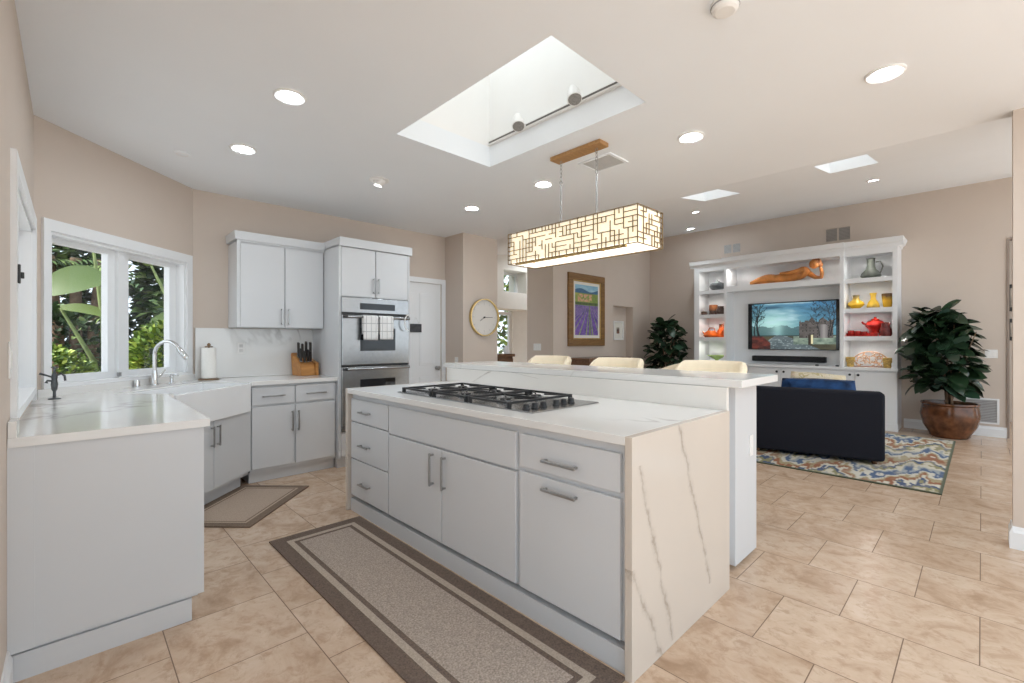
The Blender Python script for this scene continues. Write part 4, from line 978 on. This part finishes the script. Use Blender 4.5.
grid('screen', 220, 124, lambda u, v: ((-w2_ + .065) + u * (2 * w2_ - .10), -.0068, .012 + v * (TZ1 - TZ0 - .030)), tvcol, TVM, tv)
sb = thing('soundbar', 'black fabric soundbar on the back panel below the television', 'soundbar', mloc(1.475, yb - .072, .925), RZL)
obj('grille', B().box(-.535, .535, 0, .07, 0, .095, .012), mat('speaker_cloth', (.016, .016, .017), .9, var=.3, scale=250, bump=.15), sb); obj('end_cap', B().box(-.545, -.535, .004, .066, .004, .091, .003), BLACKP, sb); obj('end_cap', B().box(.535, .545, .004, .066, .004, .091, .003), BLACKP, sb)
for k, (u, lb) in enumerate(((1.95, 'small black remote puck lying on media counter right of the soundbar'), (2.21, 'small black box on media counter by the right tower'))):
    q = B().box(-.025, .025, -.02, .02, 0, .022, .006); q.xf(Matrix.Translation(mloc(u, .04, .8855))); tag(obj('remote_control' if k == 0 else 'small_box', q, BLACKP, smooth=40), lb, 'electronics')

# ------------------------------------------------------------------ pottery on the shelves
def pot_mat(name, a, b_, z0, z1, rough=.25):
    g = NT(name); sp = g.n('ShaderNodeSeparateXYZ'); g.l(g.coord(), sp.inputs[0]); nz = g.noise(28, 4)
    f = g.math('ADD', sp.outputs[2], g.math('MULTIPLY', g.math('SUBTRACT', nz, .5), (z1 - z0) * 1.0)); mr = g.n('ShaderNodeMapRange'); mr.inputs[1].default_value = z0; mr.inputs[2].default_value = z1; g.l(f, mr.inputs[0])
    g.base(g.mix(mr.outputs[0], a, b_), rough); return g.m
SLATE = mat('slate_glaze', (.11, .12, .125), .35, var=.3, scale=30); ORNG = mat('orange_glaze', (.72, .13, .015), .18, var=.35, scale=14); REDG = mat('red_glaze', (.42, .022, .015), .18, var=.4, scale=20)
DRED = mat('dark_red_glaze', (.14, .02, .018), .25, var=.5, scale=20); YEL = pot_mat('yellow_drip_glaze', (.78, .47, .03), (.13, .09, .03), .11, .19); YEL2 = pot_mat('yellow_brown_base_glaze', (.30, .17, .04), (.80, .52, .06), .0, .06); YEL3 = pot_mat('yellow_brown_rim_glaze', (.80, .47, .03), (.16, .09, .03), .10, .17)
BRN = mat('brown_glaze', (.07, .035, .025), .3, var=.5, scale=25); BRNO = pot_mat('brown_orange_glaze', (.09, .04, .03), (.33, .12, .04), .05, .12); GRN = mat('green_glaze', (.45, .62, .22), .2, var=.2, scale=15); GREYJ = mat('grey_green_glaze', (.09, .10, .085), .4, var=.35, scale=25)
GOLD = mat('ochre_pottery', (.48, .31, .08), .4, var=.5, scale=40)
def pot(name, label, cat, u, v, z, prof, m, handle=None, spout=None, lid=None, sx=1, sy=1):
    p = thing(name, label, cat, mloc(u, v, z + .001), RZL)
    obj('body', B().lathe(prof, seg=24, sx=sx, sy=sy), m, p, smooth=50)
    if handle: obj('handle', B().tube(handle, .009, 8), m, p, smooth=60)
    if spout: obj('spout', B().tube(spout, [.020, .014, .011][:len(spout)], 10), m, p, smooth=60)
    if lid: obj('lid', B().lathe(lid, seg=20), m, p, smooth=50)
    return p
Z1_, Z2_, Z3_, Z4_ = 2.195, 1.755, 1.34, .885; yv = .22
pot('lidded_pot', 'squat slate grey lidded pot on top left shelf', 'pot', .36, yv, Z1_, [(.06, 0), (.115, .035), (.135, .08), (.12, .125), (.055, .155), (.03, .16), (.03, .17), (0, .172)], SLATE, lid=[(.056, .155), (.04, .172), (.016, .182), (.016, .197), (0, .20)])
# second shelf left
pot('small_cup', 'small dark cup at the left end of the second left shelf', 'cup', .15, yv - .08, Z2_, [(.045, 0), (.05, .02), (.05, .055), (.046, .06), (.044, .03), (0, .02)], BRN, handle=[(0, -.045, .05), (0, -.07, .045), (0, -.07, .02), (0, -.045, .015)])
pot('mug', 'tall brown mug with orange glaze on the second left shelf', 'mug', .255, yv + .08, Z2_, [(.07, 0), (.075, .02), (.075, .175), (.07, .185), (.066, .17), (.06, .03), (0, .02)], BRNO, handle=[(0, -.07, .15), (0, -.105, .14), (0, -.105, .06), (0, -.07, .05)])
pot('jug', 'rounded dark brown jug on the second left shelf', 'jug', .41, yv + .02, Z2_, [(.05, 0), (.075, .04), (.075, .09), (.05, .12), (.055, .15), (.05, .145), (0, .11)], BRN, handle=[(0, -.055, .14), (0, -.09, .12), (0, -.09, .06), (0, -.07, .05)])
pot('small_bowl', 'small dark bowl at the front of the second left shelf', 'bowl', .33, yv - .145, Z2_, [(.03, 0), (.05, .03), (.055, .06), (.05, .058), (0, .02)], BRN)
q = B().box(-.018, .018, -.05, .05, 0, .22, .004); q.xf(Matrix.Translation(mloc(.525, yv + .03, Z2_ + .001)) @ Matrix.Rotation(RZL, 4, 'Z')); tag(obj('tall_box', q, BRN), 'thin dark upright block at the right end of the second left shelf', 'ornament')
# third shelf left: orange
p = pot('pitcher', 'low orange pitcher with long handle on the third left shelf', 'pitcher', .265, yv - .06, Z3_, [(.09, 0), (.115, .03), (.10, .08), (.055, .12), (.035, .125), (0, .12)], ORNG, handle=[(-.06, 0, .10), (-.02, 0, .17), (.06, 0, .17), (.09, 0, .07)], spout=[(-.08, 0, .05), (-.13, 0, .075), (-.15, 0, .11)], sx=1.15)
pot('bottle', 'orange bottle with narrow dark neck on the third left shelf', 'bottle', .38, yv + .10, Z3_, [(.06, 0), (.068, .04), (.06, .12), (.03, .16), (.024, .23), (.03, .24), (0, .24)], pot_mat('orange_dark_neck', (.72, .13, .015), (.10, .05, .03), .14, .24))
pot('round_jug', 'round orange jug with looped handle at the right of the third left shelf', 'jug', .492, yv + .0, Z3_, [(.04, 0), (.052, .05), (.054, .12), (.035, .18), (.03, .21), (.034, .22), (0, .21)], ORNG, handle=[(.03, 0, .20), (.0, 0, .255), (-.05, 0, .22), (-.05, 0, .14)])
pot('small_dish', 'small orange dish at the left end of the third left shelf', 'dish', .145, yv + .11, Z3_, [(.04, 0), (.045, .035), (.04, .05), (0, .04)], ORNG)
pot('footed_bowl', 'wide pale green footed bowl on lowest left shelf', 'bowl', .35, yv, Z4_, [(.06, 0), (.065, .008), (.025, .02), (.03, .045), (.10, .085), (.165, .125), (.160, .128), (.09, .095), (0, .06)], GRN)
# right tower
ur = RT0 + .05
pot('jug', 'dark grey jug with side handle on the top right shelf', 'jug', ur + .29, yv, Z1_, [(.09, 0), (.125, .035), (.115, .08), (.06, .14), (.045, .20), (.05, .29), (.06, .30), (.05, .295), (0, .20)], GREYJ, handle=[(.055, 0, .24), (.11, 0, .245), (.14, 0, .17), (.11, 0, .07)])
pot('squat_vase', 'wide squat yellow vase with dark rim, left on the yellow shelf', 'vase', ur + .112, yv, Z2_, [(.04, 0), (.075, .03), (.105, .062), (.095, .095), (.05, .13), (.038, .17), (.046, .205), (.04, .205), (0, .15)], YEL)
pot('flask_vase', 'yellow flask vase with narrow neck in the middle of the yellow shelf', 'vase', ur + .318, yv, Z2_, [(.075, 0), (.08, .03), (.06, .09), (.032, .13), (.032, .18), (.045, .225), (.038, .225), (0, .17)], YEL2)
pot('tapered_vase', 'tapered yellow vase with brown rim, right on the yellow shelf', 'vase', ur + .482, yv, Z2_, [(.042, 0), (.05, .02), (.07, .19), (.068, .205), (.062, .19), (0, .03)], YEL3)
tr = thing('red_tray', 'flat red tray holding small pieces on the red shelf', 'tray', mloc(ur + .205, .13, Z3_ + .001), RZL)
obj('tray', B().box(-.185, .185, -.075, .075, 0, .018, .006), REDG, tr); obj('rim', B().box(-.185, .185, .065, .075, .018, .05, .004).box(-.185, -.175, -.075, .065, .018, .05, .004).box(.175, .185, -.075, .065, .018, .05, .004), REDG, tr)
for k, uu in enumerate((-.14, -.06, .02)):
    q = B().lathe([(.03, 0), (.042, .02), (.04, .07 - .008 * k), (.036, .065 - .008 * k), (0, .02)], seg=18); q.xf(Matrix.Translation(mloc(ur + .205 + uu, .125, Z3_ + .0195))); tag(obj('red_cup', q, REDG, smooth=50), 'small red cup on the red tray, ' + ('left', 'middle', 'right')[k] + ' one of three', 'cup', 'red cups on the tray')
pot('teapot', 'large round red teapot with dark lid on the red shelf', 'teapot', ur + .325, .348, Z3_ + .0, [(.05, .10), (.055, .0), (.075, 0), (.075, .10), (.12, .15), (.125, .18), (.09, .23), (.05, .245), (0, .245)], REDG, handle=[(.11, 0, .20), (.155, 0, .20), (.155, 0, .14), (.11, 0, .15)], spout=[(-.10, 0, .17), (-.145, 0, .20), (-.16, 0, .225)], lid=[(.055, .245), (.045, .262), (.016, .268), (.018, .29), (0, .292)])
pot('red_jug', 'dark red jug with handle at the right end of the red shelf', 'jug', ur + .472, .13, Z3_, [(.06, 0), (.075, .03), (.07, .09), (.05, .15), (.055, .19), (.048, .185), (0, .12)], DRED, handle=[(0, .05, .17), (0, .08, .15), (0, .08, .08), (0, .065, .06)])
# lowest right shelf: openwork arch and two ochre cups
oa = thing('openwork_sculpture', 'arched openwork coral like ornament on lowest right shelf', 'sculpture', mloc(ur + .285, yv, Z4_ + .001), RZL)
q = B(); rr_ = random.Random(5); R0 = .235
def arch(u): return max(0, 1 - (u / R0) ** 2) ** .5 * .215 + .02
for k in range(70):
    u = rr_.uniform(-.2, .2); z = rr_.uniform(.015, max(.02, arch(u) - .03)); a = rr_.uniform(0, PI); L = rr_.uniform(.04, .085); y = rr_.uniform(-.012, .012); pts = []
    for s in (-1, 0, 1):
        uu, zz = u + s * L / 2 * math.cos(a), z + s * L / 2 * math.sin(a) + (.008 if s == 0 else 0); pts.append((max(-R0, min(R0, uu)), y, max(.008, min(arch(uu), zz))))
    q.tube(pts, [.005, .008, .005], 6)
COR = mat('coral_tan', (.60, .36, .22), .5, var=.45, scale=40); obj('branches', q, COR, oa, smooth=60)
obj('arch_rim', B().tube([(R0 * math.cos(a), 0, .012 + .215 * math.sin(a)) for a in [k * PI / 20 for k in range(21)]], .008, 8), COR, oa, smooth=60); obj('base', B().box(-.22, .22, -.045, .045, 0, .012, .004), mat('coral_base', (.30, .14, .09), .5, var=.3), oa)
for k, (uu, sd_) in enumerate(((.06, 'left'), (.492, 'right'))):
    pot('ochre_cup', 'stacked ochre pottery cup %s of the openwork arch' % sd_, 'cup', ur + uu, yv - .10, Z4_, [(.038, 0), (.046, .02), (.044, .07), (.054, .075), (.056, .14), (.05, .145), (0, .10)], GOLD)

# reclining figure ----------------------------------------------------
TERRA = mat('terracotta_wood', (.60, .235, .06), .32, var=.32, scale=7)
def skin(name, verts, edges, radii, m, parent, M, sub=2):
    me = bpy.data.meshes.new(name); me.from_pydata([M @ Vector(v) for v in verts], [], edges); o = bpy.data.objects.new(name, me); C.objects.link(o)
    o.modifiers.new('skin', 'SKIN'); me.skin_vertices.new() if not me.skin_vertices else None
    for i, r in enumerate(radii):
        r = r if isinstance(r, tuple) else (r, r); me.skin_vertices[0].data[i].radius = r
    me.skin_vertices[0].data[0].use_root = True; o.modifiers['skin'].use_smooth_shade = True
    s = o.modifiers.new('sub', 'SUBSURF'); s.levels = sub; s.render_levels = sub; me.materials.append(m)
    dg = bpy.context.evaluated_depsgraph_get(); dg.update(); ev = o.evaluated_get(dg); nm = bpy.data.meshes.new_from_object(ev); bpy.data.objects.remove(o)
    nm.name = name; nm.polygons.foreach_set('use_smooth', [True] * len(nm.polygons)); no = bpy.data.objects.new(name, nm); C.objects.link(no)
    if not nm.materials: nm.materials.append(m)
    if parent: no.parent = parent; MW[no.name] = MW[parent.name]
    return no
rf = thing('reclining_figure', 'carved terracotta reclining figure sculpture on the top centre shelf', 'sculpture', mloc(LT + .355, .17, 2.231), RZL)
# local: x from feet (0) to head (1.07), -y towards the room, z up
V = [(.50, .0, .095), (.38, .0, .095), (.23, -.03, .105), (.10, -.03, .07), (.03, -.035, .045), (-.01, -.07, .035),        # pelvis, upper thigh, knee, shin, ankle, toe (upper leg)
     (.37, .03, .06), (.22, .01, .055), (.08, .02, .04), (.02, .02, .035), (-.02, -.02, .03),                                 # lower leg
     (.60, .0, .085), (.72, .0, .115), (.80, .0, .155), (.855, .0, .20),                                                     # waist, chest, upper chest, neck
     (.79, -.075, .185), (.66, -.095, .150), (.52, -.085, .150), (.45, -.075, .150),                                          # near arm along the hip
     (.84, .045, .135), (.93, .03, .05), (1.02, .015, .035), (1.03, .0, .12), (1.01, -.01, .20)]                                # propping arm
E_ = [(0, 1), (1, 2), (2, 3), (3, 4), (4, 5), (0, 6), (6, 7), (7, 8), (8, 9), (9, 10), (0, 11), (11, 12), (12, 13), (13, 14), (13, 15), (15, 16), (16, 17), (17, 18), (13, 19), (19, 20), (20, 21), (21, 22), (22, 23)]
RD_ = [.100, .088, .062, .050, .032, .024, .075, .055, .046, .030, .024, .080, .098, .090, .046, .046, .036, .028, .020, .046, .036, .030, .027, .024]
skin('body', V, E_, RD_, TERRA, rf, Matrix.Identity(4))
hd = B().ball((.925, -.005, .262), .070, 1.0, .88, 1.08, 20); hd.ball((.905, -.068, .250), .016, .8, 1.1, 1.0, 10); hd.ball((.895, -.055, .222), .022, 1.1, 1, .7, 10); obj('head', hd, TERRA, rf, smooth=60)
q = B().ball((.945, .012, .280), .076, 1.02, .88, 1.0, 20); q.ball((1.0, .02, .245), .04, 1, 1, 1.2, 12); obj('hair', q, mat('terracotta_dark', (.40, .15, .05), .45, var=.4, scale=50, bump=.5), rf, smooth=60)

# ------------------------------------------------------------------ plants
def plant(name, label, loc, potR, potH, cx_, spread, z0, z1, nleaf, L, m, seed, potm, clear=lambda p: True, lean=0.0):
    r = random.Random(seed); p = thing(name, label, 'plant', loc)
    if potm:
        k = potH / .46; R_ = potR
        o = obj('pot', B().lathe([(R_ * .60, 0), (R_ * .68, .02 * k), (R_ * .70, .05 * k), (R_ * .90, .16 * k), (R_, .30 * k), (R_ * .95, .40 * k), (R_ * .93, .425 * k), (R_ * .985, .44 * k), (R_ * .97, .46 * k), (R_ * .90, .455 * k), (R_ * .88, .40 * k), (0, .40 * k)], seg=48), potm, p, smooth=50)
        obj('soil', B().lathe([(R_ * .88, .402 * k), (R_ * .5, .415 * k), (0, .42 * k)], seg=32), SOIL, p)
    q = B(); tips = []; zs = potH * .88
    for k in range(7):
        a = k * 2 * PI / 7 + r.uniform(-.3, .3); rr = spread * r.uniform(.15, .6); zt = z0 + (z1 - z0) * r.uniform(.55, .95)
        pts = [(r.uniform(-.05, .05), r.uniform(-.05, .05), zs), (rr * .4 * math.cos(a), rr * .4 * math.sin(a), zs + (zt - zs) * .5), (rr * math.cos(a), rr * math.sin(a), zt)]
        q.tube(pts, [.016, .011, .005], 6)
    obj('stems', q, BARK, p, smooth=60)
    q = B()
    for k in range(nleaf):
        t = (k + .5) / nleaf; z = z0 + (z1 - z0) * (1 - t ** 1.15); e = (1 - ((z - z0) / (z1 - z0)) ** 2.4) ** .5 * (0.62 + .38 * min(1, (z - z0) / (.35 * (z1 - z0))))
        a = k * 2.39996 + r.uniform(-.2, .2); rr = spread * e * (r.uniform(.45, .92) if k % 3 else r.uniform(.1, .5)); pch = r.uniform(-.7, 1.0)
        d = Vector((math.cos(a), math.sin(a), pch)); pos = Vector((rr * math.cos(a) * .72, lean + rr * math.sin(a) * .72, z))
        ll = L * r.uniform(.75, 1.15)
        if not clear(pos + d.normalized() * ll) or not clear(pos): continue
        q.leaf(pos, d, (r.uniform(-.8, .5), r.uniform(-.6, .6), 1), ll, ll * .62, r.uniform(.0, .5), .18, 6)
    obj('foliage', q, m, p, smooth='leaf'); return p
POTB = mat('brown_glazed_pot', (.115, .042, .016), .14, var=.45, scale=12)
plant('rubber_plant', 'large rubber plant in a brown glazed pot right of the media unit', (8.36, .30, 0), .295, .46, 0, .53, .62, 1.66, 330, .25, RUBBER, 3, POTB, lambda p: p.x < .40 and (p.y < .48 or p.x < -.14), .11)
plant('rubber_plant', 'dark leafy plant left of the media unit, behind the bar stools', (8.28, 4.26, 0), .24, .42, 0, .50, .75, 1.66, 230, .20, RUBBER, 8, mat('grey_pot', (.25, .24, .23), .5), lambda p: p.x < .45 and (p.y > -.48 or p.x < -.1))

# wall vents ------------------------------------------------------------
RV = Matrix.Rotation(-PI / 2, 4, 'Z'); RV2 = Matrix.Rotation(-PI / 2, 4, 'Z')
vent('wall_vent', 'beige wall vent high above the left display tower', 'vent', (8.80, 3.22, 2.985), RV, .33, .20, 7, WALL, VENT, 2)
vent('wall_vent', 'larger wall vent with two dark halves above the right display tower', 'vent', (8.80, 1.60, 2.975), RV, .36, .24, 9, WALL, mat('vent_taupe', (.34, .31, .28), .6), 2)
vent('return_grille', 'white framed return air grille low on wall behind the pot', 'vent', (8.80, .02, .335), RV, .36, .34, 14, TRIM, mat('grille_grey', (.42, .42, .42), .5))

# painting, picture, sideboards -------------------------------------------
def paintcol(u, v):
    n = fbm(u * 9, v * 14, 3); n2 = fbm(u * 30, v * 36, 7); hz = .60
    if v < hz:
        cx_ = .62; t = (hz - v) / hz; k = (u - cx_) / (.06 + t * .9)
        row = abs((k * 3.2) % 1.0 - .5); c = lerp((.10, .055, .30), (.30, .17, .55), n2 * 1.1); c = lerp(c, (.03, .03, .16), max(0, n - .5) * 2.2)
        if row < .075 + .03 * n2: c = lerp((.20, .30, .10), (.40, .45, .25), n2)
        if abs(u - cx_ - .02 * t) < .018 + .035 * t: c = lerp((.05, .10, .04), (.38, .42, .28), n2 * .8)
        return c
    if v < .84:
        c = lerp((.13, .24, .05), (.42, .46, .12), fbm(u * 6, v * 16, 12)); m_ = fbm(u * 14 + 2, v * 26, 31)
        if .67 < v < .82 and .12 < u < .72 and m_ > .47: c = lerp((.62, .22, .12), (.72, .50, .36), n2)
        if .60 < v < .66: c = lerp((.04, .09, .04), (.14, .20, .06), n2)
        return c
    if v < .90 + .03 * math.sin(u * 7): return lerp((.03, .09, .22), (.09, .22, .34), n2)
    return lerp((.10, .36, .56), (.50, .68, .74), fbm(u * 5, v * 18, 40))
PTM = vcol_mat('oil_paint', .45, bump=.15, bscale=150)
def picture(name, label, cx_, y, cz_, W, Hh, fw, mw, fm, colf, nu, nv, inner=None):
    p = thing(name, label, 'picture', (cx_, y, cz_)); q = B(); w2, h2 = W / 2, Hh / 2
    for (a, b_, c_, d_) in ((-w2, w2, h2 - fw, h2), (-w2, w2, -h2, -h2 + fw), (-w2, -w2 + fw, -h2 + fw, h2 - fw), (w2 - fw, w2, -h2 + fw, h2 - fw)): q.box(a, b_, -.045, 0, c_, d_, .006)
    obj('frame', q, fm, p)
    if inner:
        q = B(); a0 = w2 - fw - .002; b0 = h2 - fw - .002; t_ = .022
        for (a, b_, c_, d_) in ((-a0, a0, b0 - t_, b0), (-a0, a0, -b0, -b0 + t_), (-a0, -a0 + t_, -b0 + t_, b0 - t_), (a0 - t_, a0, -b0 + t_, b0 - t_)): q.box(a, b_, -.034, -.012, c_, d_, .003)
        obj('gilt_slip', q, inner, p)
    obj('mount', B().box(-w2 + fw, w2 - fw, -.018, -.002, -h2 + fw, h2 - fw), mat('mount_cream', (.78, .75, .68), .8, var=.02), p)
    a, b_ = w2 - fw - mw, h2 - fw - mw; grid('canvas', nu, nv, lambda u, v: (-a + 2 * a * u, -.0195, -b_ + 2 * b_ * v), colf, PTM, p); return p
picture('painting', 'tall framed painting of purple lavender rows on the far wall', 6.56, 4.889, 1.815, 1.05, 1.26, .115, .075, FRAMEW, paintcol, 90, 150, mat('gilt_slip', (.55, .36, .12), .35, .6, var=.15))
def smallcol(u, v):
    n = fbm(u * 5, v * 5, 2); return lerp((.03, .03, .035), (.42, .20, .12), (n - .35) * 3) if v < .7 else lerp((.42, .36, .28), (.10, .09, .08), n)
picture('small_picture', 'small white framed picture hung inside the wall niche', 7.80, 5.05, 1.48, .36, .38, .03, .10, WHITEP, smallcol, 24, 24)
sbd = thing('sideboard', 'brown wooden sideboard below the lavender painting', 'sideboard', (6.62, 4.64, 0))
q = B(); q.box(-.60, .60, -.22, .22, .12, .955, .004); obj('body', q, WALNUT, sbd); obj('top', B().box(-.63, .63, -.24, .235, .955, .99, .006), WALNUT, sbd)
for k in range(3):
    d = obj('door', B().box(-.59 + k * .395, -.205 + k * .395, -.238, -.22, .15, .93, .004), WALNUT, sbd); obj('knob', B().ball((-.24 + k * .395, -.25, .62), .014), BRASS, d, smooth=60)
for xx in (-.55, .55):
    for yy in (-.18, .18): obj('leg', B().tube([(xx, yy, .12), (xx, yy, 0)], [.025, .018], 10), WALNUT, sbd)
cab2 = thing('wooden_cabinet', 'dark polished wooden cabinet between the clock pier and far wall', 'cabinet', (5.12, 5.95, 0))
obj('body', B().box(-.30, .42, -.25, .25, .10, 1.0, .005), WALNUT, cab2); obj('top', B().box(-.33, .45, -.28, .28, 1.0, 1.05, .008), WALNUT, cab2)
for k in range(2):
    d = obj('door', B().box(-.29 + k * .355, .055 + k * .355, -.27, -.25, .13, .97, .004), WALNUT, cab2); obj('knob', B().ball((.03 + k * .06, -.28, .6), .013), BRASS, d, smooth=60)
obj('plinth', B().box(-.28, .40, -.23, .23, 0, .10), WALNUT, cab2)
vz = B().lathe([(.04, 0), (.055, .03), (.05, .08), (.03, .12), (.035, .14), (.03, .14), (0, .10)], (5.46, 5.78, 1.051), 20); tag(obj('reflection_stand_in', vz, CERAM, smooth=50), 'white shape added as a window reflection at the right end of the dark wooden cabinet', 'vase')  # white shape added to stand in for a window reflection on polished wood
# hall pictures seen past the wall end
for k, (z, hh_, lb) in enumerate(((1.95, .42, 'upper one'), (1.45, .34, 'lower one'))):
    p = thing('hall_picture', 'dark framed picture on the hall wall beyond the doorway, the %s' % lb, 'picture', (10.595, -.42, z)); obj('frame', B().box(-.02, 0, -.16, .16, -hh_ / 2, hh_ / 2, .004), BLACKP, p); obj('print', B().box(-.022, -.018, -.11, .11, -hh_ / 2 + .06, hh_ / 2 - .06), mat('hall_print', (.5, .46, .40), .6, var=.4, scale=14), p)

# ------------------------------------------------------------------ garden beyond the sink window
GRD = mat('garden_soil', (.12, .09, .06), .95, var=.5, scale=5, bump=.4)
struct('ground', B().prism([(-40, -40), (40, -40), (40, 45), (-40, 45)], -.30, -.08), mat('ground_pale_bounce', (.62, .61, .60), .95, var=.1, scale=.7))  # ground colour made pale to bounce sun up onto the ceiling
struct('garden_bed', B().prism([(-9, 5.6), (4.0, 5.6), (4.0, 18), (-9, 18)], -.08, -.03), GRD)
def bush(name, label, cat, x0, x1, y0, y1, z0, z1, n, L, m, seed, group=None, core=True, stems=4):
    r = random.Random(seed); c = Vector(((x0 + x1) / 2, (y0 + y1) / 2, -.03)); p = thing(name, label, cat, c, 0, group); q = B()
    a, b_, h2 = (x1 - x0) / 2, (y1 - y0) / 2, (z1 - z0) / 2
    for k in range(n):
        while True:
            v = Vector((r.uniform(-1, 1), r.uniform(-1, 1), r.uniform(-1, 1))); s_ = (abs(v.x) ** 4 + abs(v.y) ** 4 + abs(v.z) ** 4)
            if .35 < s_ < 1: break
        ps = Vector((v.x * a, v.y * b_, (z0 + z1) / 2 + .03 + v.z * h2 + .10 * h2 * math.sin(v.x * a * 5 + seed))); d = Vector((v.x, v.y, v.z * .7 + .3)) + Vector((r.uniform(-.8, .8), r.uniform(-.8, .8), r.uniform(-.6, .6)))
        q.leaf(ps, d, (r.uniform(-1, 1), r.uniform(-1, 1), 1), L * r.uniform(.7, 1.3), L * .55, .2, .2, 2)
    obj('foliage', q, m, p, smooth='leaf')
    q = B()
    for k in range(stems): q.tube([(r.uniform(-a, a) * .5, r.uniform(-b_, b_) * .5, 0), (r.uniform(-a, a) * .6, r.uniform(-b_, b_) * .6, (z0 + z1) / 2)], [.03, .015], 6)
    obj('stems', q, BARK, p); return p
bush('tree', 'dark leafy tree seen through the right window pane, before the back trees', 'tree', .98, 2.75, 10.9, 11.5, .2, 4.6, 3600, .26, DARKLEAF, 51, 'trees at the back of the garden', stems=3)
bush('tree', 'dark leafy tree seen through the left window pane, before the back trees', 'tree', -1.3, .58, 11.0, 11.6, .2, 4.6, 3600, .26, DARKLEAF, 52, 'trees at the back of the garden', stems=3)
bush('hedge', 'low sunlit yellow green hedge outside the left window pane', 'hedge', -1.3, .25, 7.3, 8.0, .0, 1.20, 5200, .075, HEDGE, 1)
bush('shrub', 'bright lime green shrub outside the right window pane', 'shrub', .50, 1.65, 7.1, 7.9, .0, 1.46, 4600, .085, HEDGE, 2)
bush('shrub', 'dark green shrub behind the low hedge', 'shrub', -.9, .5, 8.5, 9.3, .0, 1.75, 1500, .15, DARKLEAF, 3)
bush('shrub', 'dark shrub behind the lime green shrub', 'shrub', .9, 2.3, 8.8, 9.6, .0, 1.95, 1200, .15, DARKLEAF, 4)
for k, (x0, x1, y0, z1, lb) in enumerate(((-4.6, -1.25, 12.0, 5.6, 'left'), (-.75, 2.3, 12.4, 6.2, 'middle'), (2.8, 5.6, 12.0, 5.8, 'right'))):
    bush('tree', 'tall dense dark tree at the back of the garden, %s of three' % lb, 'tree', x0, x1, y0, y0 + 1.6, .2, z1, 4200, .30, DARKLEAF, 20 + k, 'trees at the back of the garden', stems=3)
def palm(x, y, h, label, seed, rad=.11, nfr=12, L=1.0):
    r = random.Random(seed); p = thing('palm_tree', label, 'palm tree', (x, y, -.03)); q = B(); nst = 3
    for k in range(nst):
        a = r.uniform(0, 6.28); q.tube([(k * .16 - .16, .1 * math.sin(a), 0), (k * .20 - .2, .1 * math.sin(a), h * .5), (k * .30 - .3, .1, h)], [rad, rad * .8, rad * .7], 9)
    obj('trunk', q, BARK, p, smooth=60); q = B()
    for k in range(nfr):
        a = k * 2.4 + r.uniform(-.3, .3); pt = r.uniform(.1, 1.0); d = Vector((math.cos(a), math.sin(a), pt)).normalized(); base = Vector((r.uniform(-.3, .3), .05, h - .1))
        for j in range(14):
            t = j / 14; c = base + d * L * t - Vector((0, 0, .55 * L * t * t))
            for s in (-1, 1):
                sd_ = d.cross(Vector((0, 0, 1))).normalized() * s; q.leaf(c, sd_ * .8 + d * .5 - Vector((0, 0, .25)), (0, 0, 1), .38 * (1 - .6 * t), .045, .3, .0, 2)
    obj('fronds', q, DARKLEAF, p, smooth='leaf'); return p
palm(.05, 9.8, 2.6, 'clump of brown palm trunks behind the left window pane', 31, .10)
palm(3.3, 10.0, 2.9, 'palm with dark fronds behind the right window pane', 32, .08)
def banana(x, y, label, leaves, seed):
    p = thing('banana_plant', label, 'banana plant', (x, y, -.03)); r = random.Random(seed); st = B(); q = B()
    for (bx, by, bz, dx, dy, dz, L, W) in leaves:
        st.tube([(0, 0, 0), (bx * .3, by * .3, bz * .6), (bx, by, bz)], [.05, .03, .014], 8); q.leaf((bx, by, bz), (dx, dy, dz), (.1, -.8, .7), L, W, .35, .18, 8)
    obj('stalks', st, mat('stalk_green', (.22, .28, .10), .6, var=.3), p, smooth=60); obj('leaves', q, BIGLEAF, p, smooth='leaf'); return p
banana(.35, 8.1, 'banana plant with broad hanging leaves outside the left pane', [(-.05, -.3, 2.10, -.9, -.1, -.05, .62, .46), (-.15, -.1, 2.55, .6, -.2, .5, .9, .40), (-.45, .0, 1.72, .9, -.2, .1, .55, .17), (.1, .1, 2.6, -.3, .1, .9, .9, .35)], 5)
banana(1.35, 8.05, 'banana plant with broad leaves outside the right pane', [(-.25, -.1, 1.62, .9, -.1, .2, .55, .40), (-.02, -.1, 2.30, .7, -.2, .2, .62, .44), (-.55, .0, 2.35, -.1, -.3, .8, .4, .32), (-.1, .0, 1.6, -.9, -.1, .25, .5, .28)], 6)
# greenery outside the far room windows
bush('shrub', 'sunlit green shrubbery outside the far room windows', 'shrub', 5.2, 8.8, 8.2, 9.2, .0, 3.6, 2600, .22, HEDGE, 41)
